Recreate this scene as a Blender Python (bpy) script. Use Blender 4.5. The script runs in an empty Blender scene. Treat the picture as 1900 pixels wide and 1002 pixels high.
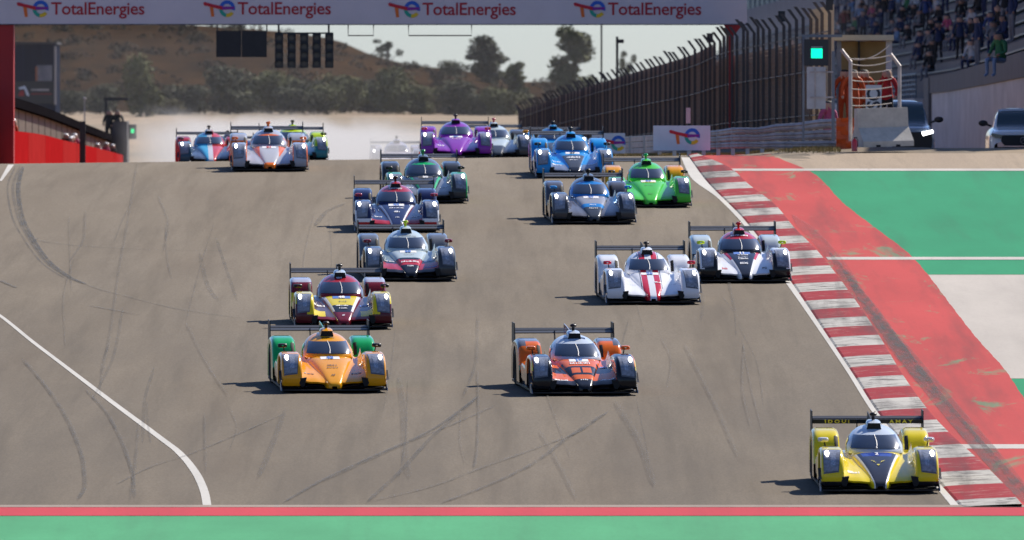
import bpy, bmesh, math, random
import numpy as np
from mathutils import Vector, Matrix
random.seed(7)
SC = bpy.context.scene
COL = SC.collection
R = math.radians

# ------------------------------------------------------------------ camera, sky, sun, exposure
F = 30000.0            # focal length in photo pixels (1900 wide): a long telephoto
HC = 5.95              # camera height
VH = 231.0             # photo row of the level horizon
cam_d = bpy.data.cameras.new('camera')
cam_d.sensor_width = 36.0
cam_d.lens = 36.0 * F / 1900.0
cam_d.clip_start = 1.0
cam_d.clip_end = 20000.0
cam_d.dof.use_dof = True
cam_d.dof.focus_distance = 305.0
cam_d.dof.aperture_fstop = 7.0
cam = bpy.data.objects.new('camera', cam_d)
COL.objects.link(cam)
cam.location = (0, 0, HC)
cam.rotation_euler = (math.pi / 2 - (501.0 - VH) / F, 0, 0)
SC.camera = cam

TO_SUN = Vector((0.46, 0.60, 0.64)).normalized()
SUN_EL = math.asin(TO_SUN.z)
SUN_AZ = math.atan2(TO_SUN.x, TO_SUN.y)
world = bpy.data.worlds.new('World')
SC.world = world
world.use_nodes = True
wn = world.node_tree
wn.nodes.clear()
wo = wn.nodes.new('ShaderNodeOutputWorld')
wb = wn.nodes.new('ShaderNodeBackground')
ws = wn.nodes.new('ShaderNodeTexSky')
ws.sky_type = 'NISHITA'
ws.sun_disc = False
ws.sun_elevation = SUN_EL
ws.sun_rotation = SUN_AZ
ws.air_density = 0.9
ws.dust_density = 0.6
ws.ozone_density = 1.3
wb.inputs['Strength'].default_value = 0.060
wt = wn.nodes.new('ShaderNodeMix'); wt.data_type = 'RGBA'; wt.blend_type = 'MULTIPLY'; wt.inputs[0].default_value = 1.0
wt.inputs[7].default_value = (0.79, 0.98, 1.36, 1)      # the photograph's cool white balance
wn.links.new(ws.outputs[0], wt.inputs[6])
wn.links.new(wt.outputs[2], wb.inputs[0])
wn.links.new(wb.outputs[0], wo.inputs[0])
sun_d = bpy.data.lights.new('sun', 'SUN')
sun_d.energy = 5.0
sun_d.angle = R(0.53)
sun_d.color = (1.0, 0.93, 0.83)
sun = bpy.data.objects.new('sun', sun_d)
COL.objects.link(sun)
sun.rotation_euler = TO_SUN.to_track_quat('Z', 'Y').to_euler()
SC.view_settings.view_transform = 'Standard'
SC.view_settings.look = 'None'
SC.view_settings.gamma = 1.0
SC.view_settings.use_curve_mapping = False
SC.view_settings.exposure = 0.68
SC.cycles.use_denoising = True
SC.cycles.max_bounces = 6
SC.cycles.diffuse_bounces = 3
SC.cycles.glossy_bounces = 3
SC.cycles.transparent_max_bounces = 12
SC.cycles.volume_bounces = 0
SC.cycles.caustics_reflective = False
SC.cycles.caustics_refractive = False

# ------------------------------------------------------------------ geometry of the place
def pchip(xs, ys):
    xs = np.array(xs, float); ys = np.array(ys, float)
    h = np.diff(xs); dl = np.diff(ys) / h
    m = np.zeros(len(xs))
    for i in range(1, len(xs) - 1):
        if dl[i - 1] * dl[i] > 0:
            w1 = 2 * h[i] + h[i - 1]; w2 = h[i] + 2 * h[i - 1]
            m[i] = (w1 + w2) / (w1 / dl[i - 1] + w2 / dl[i])
    m[0] = dl[0]; m[-1] = dl[-1]
    def f(x):
        x = min(max(x, xs[0]), xs[-1])
        i = min(int(np.searchsorted(xs, x, side='right')) - 1, len(h) - 1)
        t = (x - xs[i]) / h[i]
        a = ys[i]; b = ys[i + 1]
        return float((2*t**3-3*t*t+1)*a + (t**3-2*t*t+t)*h[i]*m[i] + (-2*t**3+3*t*t)*b + (t**3-t*t)*h[i]*m[i+1])
    return f

def PT(u, v, d):                       # a point d metres away seen at photo pixel (u, v)
    return Vector(((u - 950.0) / F * d, d, HC + (VH - v) / F * d))
def zrow(v, d): return HC + (VH - v) / F * d
SLOPE = (773.0 + VH) / F               # the track climbs away from the camera
def zplane(y): return SLOPE * y + HC - 14.7
CREST = pchip([395, 420, 435, 484, 545, 600, 670, 800, 950, 1100, 1145, 1200, 1300, 5000],
              [zplane(395), zplane(420) - .22, zrow(292, 435), zrow(299, 484), zrow(304, 545), zrow(312, 600), zrow(324, 670),
               zrow(342, 800), 2.9, 5.6, 6.5, 6.9, 7.2, 7.6])
def fence_x(y): return 8.43 + (y - 425.0) * (-8.16 / 375.0)
def smooth(a, b, x):
    t = min(max((x - a) / (b - a), 0.0), 1.0)
    return t * t * (3 - 2 * t)
def gz(x, y):                          # height of the ground
    z = zplane(y) if y < 395 else CREST(y)
    if y > 380:
        z += 0.016 * x * smooth(380, 440, y) * (1 - smooth(800, 1000, y)) * (1 if x < 0 else 0.6)
    fx = fence_x(y) if y > 425 else 8.0 + (425 - y) * 0.02
    w = smooth(fx - 2.5, fx + 0.2, x)
    if w > 0 and y > 370:
        zr = zplane(min(y, 418)) if y < 418 else zplane(418) + 0.13 * smooth(418, 424, y) - 0.0012 * (y - 418) - 0.45 * smooth(426.5, 430, y) * smooth(fx + 1.2, fx + 3.0, x)
        if y > 900: zr = zr + (z - zr) * smooth(900, 1100, y)
        z = z * (1 - w) + zr * w
    return z
def gpt(u, v):                         # the ground point seen at photo pixel (u, v), this side of the crest
    lo, hi = 150.0, 434.0
    for _ in range(40):
        d = (lo + hi) / 2
        x = (u - 950) / F * d
        if VH + (HC - gz(x, d)) / d * F > v: lo = d
        else: hi = d
    return Vector(((u - 950) / F * lo, lo, gz((u - 950) / F * lo, lo)))

# ------------------------------------------------------------------ materials
MATS = {}
def mat(name, col, rough=0.6, metal=0.0, coat=0.0, var=0.0, scale=6.0, bump=0.0, emit=None, estr=0.0, col2=None, stretch=None, spec=0.5):
    if name in MATS: return MATS[name]
    m = bpy.data.materials.new(name); m.use_nodes = True
    nt = m.node_tree; b = nt.nodes['Principled BSDF']
    b.inputs['Base Color'].default_value = (*col, 1)
    b.inputs['Roughness'].default_value = rough
    b.inputs['Metallic'].default_value = metal
    b.inputs['Specular IOR Level'].default_value = spec
    if coat:
        b.inputs['Coat Weight'].default_value = coat
        b.inputs['Coat Roughness'].default_value = 0.06
    if emit:
        b.inputs['Emission Color'].default_value = (*emit, 1)
        b.inputs['Emission Strength'].default_value = estr
    if var or col2 or bump:
        tc = nt.nodes.new('ShaderNodeTexCoord')
        mp = nt.nodes.new('ShaderNodeMapping')
        if stretch: mp.inputs['Scale'].default_value = stretch
        nz = nt.nodes.new('ShaderNodeTexNoise')
        nz.inputs['Scale'].default_value = scale
        nz.inputs['Detail'].default_value = 6
        nz.inputs['Roughness'].default_value = 0.65
        nt.links.new(tc.outputs['Object'], mp.inputs[0]); nt.links.new(mp.outputs[0], nz.inputs[0])
        if var or col2:
            rp = nt.nodes.new('ShaderNodeValToRGB')
            c2 = col2 if col2 else tuple(c * (1 - var) for c in col)
            c1 = col if col2 else tuple(min(1, c * (1 + var)) for c in col)
            rp.color_ramp.elements[0].position = 0.33; rp.color_ramp.elements[1].position = 0.67
            rp.color_ramp.elements[0].color = (*c2, 1); rp.color_ramp.elements[1].color = (*c1, 1)
            nt.links.new(nz.outputs['Fac'], rp.inputs[0]); nt.links.new(rp.outputs[0], b.inputs['Base Color'])
        if bump:
            bp = nt.nodes.new('ShaderNodeBump'); bp.inputs['Strength'].default_value = bump; bp.inputs['Distance'].default_value = 0.05
            nt.links.new(nz.outputs['Fac'], bp.inputs['Height']); nt.links.new(bp.outputs[0], b.inputs['Normal'])
    MATS[name] = m
    return m

class N:                                # small helper for node maths
    def __init__(s, nt): s.nt = nt
    def val(s, x, sock):
        if isinstance(x, (int, float)): sock.default_value = x
        else: s.nt.links.new(x, sock)
    def m(s, op, a, b=0.0, clamp=False):
        n = s.nt.nodes.new('ShaderNodeMath'); n.operation = op; n.use_clamp = clamp
        s.val(a, n.inputs[0]); s.val(b, n.inputs[1]); return n.outputs[0]
    def mix(s, f, a, b):
        n = s.nt.nodes.new('ShaderNodeMix'); n.data_type = 'RGBA'
        s.val(f, n.inputs[0])
        for x, k in ((a, 6), (b, 7)):
            if isinstance(x, tuple): n.inputs[k].default_value = (*x[:3], 1)
            else: s.nt.links.new(x, n.inputs[k])
        return n.outputs[2]
    def noise(s, vec, scale, detail=5, rough=0.6, dist=0.0):
        n = s.nt.nodes.new('ShaderNodeTexNoise'); n.inputs['Scale'].default_value = scale
        n.inputs['Detail'].default_value = detail; n.inputs['Roughness'].default_value = rough; n.inputs['Distortion'].default_value = dist
        s.nt.links.new(vec, n.inputs[0]); return n.outputs['Fac']
    def ramp(s, f, a, b):
        n = s.nt.nodes.new('ShaderNodeMapRange'); n.clamp = True
        s.val(f, n.inputs[0]); n.inputs[1].default_value = a; n.inputs[2].default_value = b
        return n.outputs[0]
    def map(s, vec, scale):
        n = s.nt.nodes.new('ShaderNodeMapping'); n.inputs['Scale'].default_value = scale
        s.nt.links.new(vec, n.inputs[0]); return n.outputs[0]

# ------------------------------------------------------------------ mesh helpers
class MB:
    def __init__(s): s.v = []; s.f = []
    def add(s, vs, fs):
        o = len(s.v); s.v += [tuple(p) for p in vs]; s.f += [tuple(i + o for i in f) for f in fs]; return s
    def box(s, x0, x1, y0, y1, z0, z1):
        return s.add([(x0,y0,z0),(x1,y0,z0),(x1,y1,z0),(x0,y1,z0),(x0,y0,z1),(x1,y0,z1),(x1,y1,z1),(x0,y1,z1)],
                     [(0,3,2,1),(4,5,6,7),(0,1,5,4),(1,2,6,5),(2,3,7,6),(3,0,4,7)])
    def grid(s, rows, flip=False):
        n = len(rows[0]); vs = [p for r in rows for p in r]; fs = []
        for i in range(len(rows) - 1):
            for j in range(n - 1):
                q = (i*n+j, i*n+j+1, (i+1)*n+j+1, (i+1)*n+j)
                fs.append(q[::-1] if flip else q)
        return s.add(vs, fs)
    def tube(s, pts, r, k=6, caps=True):
        pts = [Vector(p) for p in pts]; n = len(pts); vs = []; fs = []
        for i, p in enumerate(pts):
            t = (pts[min(i+1, n-1)] - pts[max(i-1, 0)]).normalized()
            a = t.cross(Vector((0, 0, 1)))
            if a.length < 1e-3: a = t.cross(Vector((1, 0, 0)))
            a.normalize(); b = t.cross(a).normalized()
            rr = r[i] if isinstance(r, (list, tuple)) else r
            for j in range(k):
                an = 2*math.pi*(j + .5)/k
                vs.append(p + a*math.cos(an)*rr + b*math.sin(an)*rr)
        for i in range(n-1):
            for j in range(k):
                fs.append((i*k+j, i*k+(j+1) % k, (i+1)*k+(j+1) % k, (i+1)*k+j))
        if caps: fs += [tuple(range(k))[::-1], tuple((n-1)*k+j for j in range(k))]
        return s.add(vs, fs)
    def prism(s, poly, axis, a, b):      # poly: 2D points; extruded along axis from a to b
        n = len(poly)
        def p3(p, t):
            return (t, p[0], p[1]) if axis == 'x' else (p[0], t, p[1]) if axis == 'y' else (p[0], p[1], t)
        vs = [p3(p, a) for p in poly] + [p3(p, b) for p in poly]
        fs = [tuple(range(n)), tuple(range(2*n-1, n-1, -1))] + [(i, n+i, n+(i+1) % n, (i+1) % n) for i in range(n)]
        return s.add(vs, fs)
    def lathe(s, prof, k=20, axis='x'):  # prof: (along, radius)
        rows = []
        for a, r in prof:
            row = []
            for j in range(k + 1):
                t = 2*math.pi*j/k
                c, d = r*math.cos(t), r*math.sin(t)
                row.append((a, c, d) if axis == 'x' else (c, a, d) if axis == 'y' else (c, d, a))
            rows.append(row)
        return s.grid(rows)
    def ball(s, c, rx, ry, rz, k=10, h=7):
        rows = []
        for i in range(h + 1):
            p = math.pi*i/h
            rows.append([(c[0]+rx*math.sin(p)*math.cos(2*math.pi*j/k), c[1]+ry*math.sin(p)*math.sin(2*math.pi*j/k), c[2]+rz*math.cos(p)) for j in range(k+1)])
        return s.grid(rows)
    def mesh(s, name, smooth_deg=35, fix=True):
        me = bpy.data.meshes.new(name)
        me.from_pydata(s.v, [], s.f)
        if fix:
            bm = bmesh.new(); bm.from_mesh(me)
            bmesh.ops.remove_doubles(bm, verts=bm.verts, dist=1e-5)
            bmesh.ops.recalc_face_normals(bm, faces=bm.faces)
            bm.to_mesh(me); bm.free()
        if smooth_deg:
            me.shade_smooth()
            me.set_sharp_from_angle(angle=R(smooth_deg))
        me.materials.append(None)
        return me
    def build(s, name, m, parent=None, smooth_deg=35, fix=True):
        return obj(name, s.mesh(name, smooth_deg, fix), m, parent)

def obj(name, me, m, parent=None):
    o = bpy.data.objects.new(name, me)
    COL.objects.link(o)
    if len(me.materials) == 0: me.materials.append(None)
    if m is not None:
        if me.users > 1:
            o.material_slots[0].link = 'OBJECT'
            o.material_slots[0].material = m
        else:
            me.materials[0] = m
    if parent is not None: o.parent = parent
    return o
def obj_shared(name, me, mats, parent=None):
    o = bpy.data.objects.new(name, me)
    COL.objects.link(o)
    for sl, m in zip(o.material_slots, mats):
        sl.link = 'OBJECT'; sl.material = m
    if parent is not None: o.parent = parent
    return o
def tag(o, label, cat=None, group=None, kind=None):
    if label: o['label'] = label
    if cat: o['category'] = cat
    if group: o['group'] = group
    if kind: o['kind'] = kind
    return o
def empty(name, loc=(0, 0, 0), rot=None):
    o = bpy.data.objects.new(name, None); COL.objects.link(o); o.location = loc
    if rot: o.rotation_euler = rot
    return o
def struct(o): o['kind'] = 'structure'; return o

_font_cache = {}
def text_mesh(s, bold=0.0, space=1.0):   # flat lettering, 1 unit tall capitals, centred on x, baseline 0; verts (x, y)
    key = (s, bold, space)
    if key in _font_cache: return _font_cache[key]
    cu = bpy.data.curves.new('lettering', 'FONT')
    cu.body = s; cu.size = 1.0; cu.offset = bold; cu.space_character = space
    cu.align_x = 'CENTER'; cu.resolution_u = 3
    o = bpy.data.objects.new('lettering', cu); COL.objects.link(o)
    dg = bpy.context.evaluated_depsgraph_get()
    me = bpy.data.meshes.new_from_object(o.evaluated_get(dg))
    vs = [(v.co.x / 0.69, v.co.y / 0.69) for v in me.vertices]
    fs = [tuple(p.vertices) for p in me.polygons]
    bpy.data.objects.remove(o); bpy.data.curves.remove(cu); bpy.data.meshes.remove(me)
    _font_cache[key] = (vs, fs)
    return vs, fs

def arc(w, zb, zc, p, n=25):
    out = []
    for i in range(n):
        a = (-1 + 2*i/(n-1)) * math.pi/2
        out.append((w*math.copysign(abs(math.sin(a))**(2/p), a), zb + (zc-zb)*max(math.cos(a), 0)**(2/p)))
    return out

BLK = mat('carbon', (.010, .010, .012), .45, var=.3, scale=40, spec=.3)
HFRAME = mat('headlight_trim', (.10, .105, .115), .3, coat=.3)
GLS = mat('tinted_screen', (.010, .013, .020), .16, coat=1.0, spec=.6)
LENS_C = mat('headlight_cover', (.24, .25, .28), .12, coat=.5, var=.35, scale=14)
LENS_I = mat('headlight_lens', (.42, .44, .48), .25, .4, var=.5, scale=45)
LAMP = mat('lit_lamp', (.9, .92, .95), .3, emit=(1, .98, .93), estr=7.0)
TYRE = mat('tyre_rubber', (.018, .018, .018), .8, var=.2, scale=20)
RIM = mat('dark_rim', (.06, .06, .065), .35, .7)
METAL = mat('grey_metal', (.35, .36, .38), .4, .8)
HOLE = mat('dark_opening', (.006, .006, .006), .8)
WHITE_DECAL = mat('white_print', (.75, .75, .77), .5)
BLACK_DECAL = mat('black_print', (.02, .02, .03), .5)
YEL_DECAL = mat('yellow_print', (.75, .62, .03), .5)
BLUE_DECAL = mat('blue_print', (.05, .16, .5), .5)
RED_DECAL = mat('red_print', (.55, .02, .03), .5)
MAROON_DECAL = mat('dark_maroon_print', (.10, .01, .015), .5)
DECALS = {'w': WHITE_DECAL, 'k': BLACK_DECAL, 'y': YEL_DECAL, 'b': BLUE_DECAL, 'r': RED_DECAL}

# ------------------------------------------------------------------ ground, track, paint
def sheet(name, m, left, right, v0, v1, off, nv=60, nu=10, kind=True, parent=None):
    rows = []
    for i in range(nv+1):
        v = v0 + (v1-v0)*i/nv
        a, b = left(v), right(v); row = []
        for j in range(nu+1):
            p = gpt(a+(b-a)*j/nu, v); row.append((p.x, p.y, p.z+off))
        rows.append(row)
    o = MB().grid(rows).build(name, m, parent, 40, False)
    if kind and parent is None: struct(o)
    return o
def pv(pts):                            # u as a function of v through photo points (u, v)
    pts = sorted(pts, key=lambda p: p[1])
    return pchip([p[1] for p in pts], [p[0] for p in pts])
def grid_ground(name, m, xs, ys, off):
    rows = [[(x, y, gz(x, y)+off) for x in xs] for y in ys]
    return struct(MB().grid(rows).build(name, m, None, 40, False))

def asphalt_mat(name, c1, c2, fine=26.0, rubber=False):
    m = bpy.data.materials.new(name); m.use_nodes = True; nt = m.node_tree; n = N(nt); b = nt.nodes['Principled BSDF']
    tc = nt.nodes.new('ShaderNodeTexCoord').outputs['Object']
    big = n.noise(n.map(tc, (1.0, .05, 1.0)), .35, 6, .6, .6)
    streak = n.noise(n.map(tc, (2.2, .035, 1.0)), 1.0, 6, .65)
    fn = n.noise(n.map(tc, (1.0, .12, 1.0)), fine, 3, .8)
    blot = n.noise(n.map(tc, (1, .10, 1)), .9, 4, .6)
    c = n.mix(n.ramp(big, .3, .72), c2, c1)
    c = n.mix(n.m('MULTIPLY', n.ramp(streak, .48, .72), .50), c, tuple(k*.55 for k in c2))
    c = n.mix(n.m('MULTIPLY', n.ramp(blot, .55, .8), .22), c, tuple(min(1, k*1.35) for k in c1))
    c = n.mix(n.m('MULTIPLY', n.ramp(fn, .40, .64), .42), c, tuple(k*.62 for k in c2))
    if rubber:                           # darker towards the near end, with rubber streaks along the racing line
        sp = nt.nodes.new('ShaderNodeSeparateXYZ'); nt.links.new(tc, sp.inputs[0])
        lane = n.noise(n.map(tc, (.55, .012, 1)), 1.0, 5, .62, .3)
        f = n.m('MULTIPLY', n.ramp(sp.outputs[1], 430, 285), n.m('ADD', .35, n.m('MULTIPLY', n.ramp(lane, .36, .64), .65)))
        c = n.mix(n.m('MULTIPLY', f, .52), c, (.072, .062, .052))
        pat = n.noise(n.map(tc, (.5, .05, 1)), .6, 5, .65)
        c = n.mix(n.m('MULTIPLY', n.ramp(pat, .52, .72), .22), c, (.10, .072, .05))
    nt.links.new(c, b.inputs['Base Color'])
    b.inputs['Roughness'].default_value = 0.85; b.inputs['Specular IOR Level'].default_value = .06
    bp = nt.nodes.new('ShaderNodeBump'); bp.inputs['Strength'].default_value = .25; bp.inputs['Distance'].default_value = .01
    nt.links.new(fn, bp.inputs['Height']); nt.links.new(bp.outputs[0], b.inputs['Normal'])
    return m
def paint_mat(name, col, under, wear=.5, wscale=2.5, dark=.0, stretch=(1, .12, 1), rubber=None):
    m = bpy.data.materials.new(name); m.use_nodes = True; nt = m.node_tree; n = N(nt); b = nt.nodes['Principled BSDF']
    tc = nt.nodes.new('ShaderNodeTexCoord').outputs['Object']
    mp = n.map(tc, stretch)
    a = n.noise(mp, wscale, 7, .7, .8); c_ = n.noise(mp, .5, 4, .6); fn = n.noise(n.map(tc, (1, .15, 1)), 14.0, 4, .8)
    c = n.mix(n.ramp(c_, .3, .7), tuple(k*.82 for k in col), col)
    c = n.mix(n.m('MULTIPLY', n.ramp(fn, .45, .75), .22), c, tuple(k*.6 for k in col))
    c = n.mix(n.ramp(a, 1.0-wear*.8, 1.0-wear*.8+.10), c, under)
    if dark:
        st = n.noise(n.map(tc, (1.2, .03, 1)), 1.0, 5, .6)
        c = n.mix(n.m('MULTIPLY', n.ramp(st, .48, .72), dark), c, (.04, .038, .036))
    nt.links.new(c, b.inputs['Base Color'])
    b.inputs['Roughness'].default_value = .75; b.inputs['Specular IOR Level'].default_value = .05
    return m

GROUND = mat('dry_ground', (.27, .18, .10), .95, var=.0, col2=(.13, .10, .055), scale=.09, bump=.2)
TRACK = asphalt_mat('track_asphalt', (.220, .184, .138), (.158, .128, .092), rubber=True)
PALEC = asphalt_mat('pale_runoff_concrete', (.34, .27, .195), (.29, .23, .17))
xs = list(np.linspace(-500, -40, 12)) + list(np.linspace(-34, 34, 70)) + list(np.linspace(40, 500, 12))
ysg = list(np.linspace(60, 390, 34)) + list(np.linspace(395, 450, 40)) + list(np.linspace(455, 820, 60)) + list(np.linspace(840, 1600, 30)) + [2000, 3000, 5000]
grid_ground('ground', GROUND, xs, ysg, -.03)
# the track: asphalt out to the far wall on the left and to the white line on the right
LINE_L = pv([(1262, 288), (1281, 328.6), (1329.6, 366), (1374, 411), (1460, 528), (1515.6, 607.6), (1571, 690), (1619, 766), (1750, 921), (1768, 943)])
KERB_L = pv([(1276, 288), (1308, 333), (1381, 408), (1471, 528), (1529, 614), (1584.5, 697), (1629, 766), (1768, 925), (1784, 943)])
KERB_R = pv([(1290, 288), (1357, 318), (1388, 346), (1440, 387), (1474, 428), (1515.6, 470), (1557, 521.5), (1626, 621), (1681, 711), (1732.6, 780), (1784, 831.5), (1825.6, 869), (1874, 917.6), (1896, 943)])
RED_R = pv([(1428, 287), (1453, 297.5), (1508.7, 322), (1564, 377), (1626, 425), (1688, 473), (1722, 511), (1763.6, 566), (1812, 628), (1867, 690), (1894.5, 731.6), (1985, 850), (2070, 943)])
tr_x = list(np.linspace(-26, 14, 60))
tr_y = list(np.linspace(170, 390, 50)) + list(np.linspace(394, 450, 40)) + list(np.linspace(456, 860, 60))
rows = []
for y in tr_y:
    xr = 13.0 if y < 395 else max(fence_x(y) - .6, -1.0) if y > 436 else 13.0
    if 395 <= y <= 436: xr = 12.0 - (12.0 - (fence_x(436) - .6)) * smooth(418, 432, y)
    rows.append([(x, y, gz(x, y)+.0) for x in np.linspace(-26 if y < 440 else -15 - (26 - 15) * (1 - smooth(440, 470, y)), xr, 60)])
track = struct(MB().grid(rows).build('track', TRACK, None, 40, False))

REDP = paint_mat('worn_red_paint', (.43, .058, .052), (.16, .19, .11), .545, 1.1, .50)
GREENP = paint_mat('green_paint', (.022, .235, .108), (.06, .19, .10), .34, 1.4, .22)
BEIGEP = paint_mat('pale_sealed_surface', (.43, .39, .345), (.40, .36, .30), .30, 2.0, .10)
WHITEP = paint_mat('worn_white_paint', (.48, .45, .41), (.26, .24, .21), .48, 5.0, .18)
LINEP = paint_mat('white_line_paint', (.50, .48, .44), (.30, .27, .24), .36, 6.0, .10, (1, .3, 1))
KERB_RED = paint_mat('kerb_red_paint', (.28, .024, .030), (.34, .25, .21), .54, 3.0, .85, (.5, 1.2, 1))
KERB_WHITE = paint_mat('kerb_white_paint', (.44, .42, .38), (.09, .08, .075), .62, 3.0, .85, (.5, 1.2, 1))
# right-hand run-off, laid in layers
far_r = lambda v: 2150.0
sheet('runoff_concrete', PALEC, KERB_R, far_r, 284.5, 943, .004, 120, 12)
sheet('runoff_green', GREENP, lambda v: RED_R(v)-6, far_r, 315, 478, .008, 60, 8)
sheet('runoff_green', GREENP, lambda v: RED_R(v)-6, far_r, 482, 510, .008, 14, 8)
sheet('runoff_pale', BEIGEP, lambda v: RED_R(v)-6, far_r, 510.5, 703, .008, 60, 8)
sheet('runoff_green', GREENP, lambda v: RED_R(v)-6, far_r, 703.5, 790, .008, 30, 8)
sheet('runoff_pale', BEIGEP, lambda v: RED_R(v)-6, far_r, 790.5, 943, .008, 30, 8)
wob = lambda v: RED_R(v) + .5*math.sin(v*.31) + .4*math.sin(v*.83+1)
sheet('runoff_red', REDP, KERB_R, wob, 287, 943, .012, 220, 10)
for v0, v1, a in ((314, 318, 1340), (478, 483, 1532), (826, 834, 1782)):
    sheet('cross_line', WHITEP, lambda v, a=a: a + (v-v0)*.9, far_r, v0, v1, .016, 3, 30)
sheet('edge_line', LINEP, LINE_L, KERB_L, 288.5, 943, .006, 160, 2)
pit_c = pv([(-40, 560), (0, 586), (60, 634), (110, 672), (160, 710), (210, 748), (260, 785), (300, 815), (330, 838), (352, 862), (370, 890), (381, 920), (385, 944)])
sheet('pit_exit_line', LINEP, lambda v: pit_c(v)-4-4*smooth(560, 944, v), lambda v: pit_c(v)+4+4*smooth(560, 944, v), 560, 944, .006, 90, 2)
sheet('pit_lane_line', LINEP, lambda v: 15-(v-306)*.55, lambda v: 26-(v-306)*.75, 306, 336, .006, 10, 2)
# kerb: a low ramp of painted blocks, each its own piece
kerb = struct(empty('kerb', gpt(1500, 560)))
vk = 289.5; i = 0
edges = [vk]
while vk < 940:
    p = gpt((KERB_L(vk)+KERB_R(vk))/2, vk); nxt = vk
    step = 1.02 + .0*i
    # walk one block length towards the camera
    while nxt < 943:
        nxt += .5
        q = gpt((KERB_L(nxt)+KERB_R(nxt))/2, nxt)
        if (q-p).length > 3.95: break
    vk = nxt; edges.append(min(vk, 943)); i += 1
inv = kerb.matrix_world.inverted()
KINV = Matrix.Translation(-kerb.location)
for k in range(len(edges)-1):
    va, vb = edges[k], edges[k+1]
    if vb - va < 1: continue
    rws = []; nn = 6
    for j in range(nn+1):
        v = va + (vb-va)*(j/nn)
        a, b_ = gpt(KERB_L(v), v), gpt(KERB_R(v), v)
        saw = .030*((j % 2))
        row = []
        for t, h in ((0, .004), (.04, .022), (.35, .045), (.7, .06), (.95, .07), (1.0, .07), (1.0, .016)):
            q = a + (b_-a)*t; row.append(KINV @ Vector((q.x, q.y, gz(q.x, q.y)+h+(saw*.4 if .0 < t < 1 else 0)+.0)))
        rws.append(row)
    MB().grid(rws).build('kerb_block', KERB_WHITE if k % 2 else KERB_RED, kerb, 20, False)
# foreground paint along the bottom of the view
full_l, full_r = (lambda v: -60.0), (lambda v: 1960.0)
sheet('foreground_green', paint_mat('foreground_green_paint', (.075, .31, .145), (.05, .25, .11), .40, .7, .16, (1, .25, 1)), full_l, full_r, 957, 1100, .012, 20, 40)
sheet('foreground_red', paint_mat('foreground_red_paint', (.47, .05, .065), (.4, .2, .18), .26, 3.0, .10), full_l, full_r, 943, 959, .018, 6, 60)
sheet('foreground_white_edge', paint_mat('faded_edge_paint', (.30, .24, .20), (.25, .22, .2), .5, 4.0, .1), full_l, full_r, 939.5, 943.5, .022, 3, 60)

# tyre marks left on the asphalt
def mark_mat(name, a):
    m = bpy.data.materials.new(name); m.use_nodes = True; nt = m.node_tree; n = N(nt); b = nt.nodes['Principled BSDF']
    b.inputs['Base Color'].default_value = (.035, .033, .032, 1); b.inputs['Roughness'].default_value = .8
    tc = nt.nodes.new('ShaderNodeTexCoord').outputs['Object']
    f = n.noise(n.map(tc, (3, .25, 1)), 1.6, 5, .7)
    al = n.m('MULTIPLY', n.ramp(f, .25, .75), a)
    tr = nt.nodes.new('ShaderNodeBsdfTransparent'); mx = nt.nodes.new('ShaderNodeMixShader'); out = nt.nodes['Material Output']
    nt.links.new(al, mx.inputs[0]); nt.links.new(tr.outputs[0], mx.inputs[1]); nt.links.new(b.outputs[0], mx.inputs[2]); nt.links.new(mx.outputs[0], out.inputs[0])
    return m
MK1, MK2, MK3 = mark_mat('tyre_mark_dark', .70), mark_mat('tyre_mark', .48), mark_mat('tyre_mark_faint', .30)
mark_i = [0]
def mark(pts, w, m):
    t = list(range(len(pts))); fu, fv = pchip(t, [p[0] for p in pts]), pchip(t, [p[1] for p in pts])
    n = 14*(len(pts)-1); ctr = []
    for k in range(n+1):
        q = k/n*(len(pts)-1); ctr.append(gpt(fu(q), fv(q)))
    rows = []; mark_i[0] += 1; off = .007 + .0012*(mark_i[0] % 30)
    for k in range(n+1):
        t_ = ctr[min(k+1, n)]-ctr[max(k-1, 0)]; sd = Vector((t_.y, -t_.x, 0)).normalized()*w/2
        fade = min(1, k/3+.15, (n-k)/3+.15)
        a, b_ = ctr[k]-sd*fade, ctr[k]+sd*fade
        rows.append([(a.x, a.y, gz(a.x, a.y)+off), (b_.x, b_.y, gz(b_.x, b_.y)+off)])
    MB().grid(rows).build('tyre_mark', m, track, 0, False)
for dx in (0, 9, 17):
    mark([(28+dx*1.0, 309), (14+dx*1.1, 350), (22+dx*1.2, 400), (45+dx*1.1, 445), (80+dx, 490), (125+dx*.8, 520)], .07 if dx else .05, MK2)
mark([(42, 309), (34, 350), (40, 400), (62, 446), (95, 490), (140, 520), (160, 528)], 0.115, MK1)
mark([(135, 518), (180, 536), (240, 552), (330, 574), (450, 592)], 0.065, MK2)
mark([(64, 446), (100, 452), (160, 458), (280, 464), (430, 467)], 0.101, MK2)
mark([(60, 452), (70, 443), (86, 442)], 0.086, MK2)
mark([(165, 568), (205, 575), (260, 586)], 0.072, MK1)
mark([(0, 521), (15, 528), (32, 535)], 0.086, MK1)
mark([(640, 378), (605, 395), (585, 420)], 0.130, MK2)
mark([(216, 900), (280, 868), (350, 845), (430, 812), (530, 768)], 0.050, MK2)
mark([(160, 725), (200, 770), (230, 830), (248, 890), (250, 925)], 0.065, MK2)
mark([(40, 665), (90, 725), (130, 790), (155, 860), (158, 900), (145, 930)], 0.072, MK2)
mark([(525, 935), (600, 892), (700, 845), (800, 800), (885, 740)], 0.072, MK1)
mark([(600, 895), (680, 858), (760, 822), (850, 785), (920, 754)], 0.065, MK2)
mark([(680, 935), (740, 880), (800, 815), (850, 770), (890, 735)], 0.086, MK2)
mark([(690, 932), (800, 905), (900, 868), (1000, 832), (1080, 800), (1120, 770)], 0.065, MK2)
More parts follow.
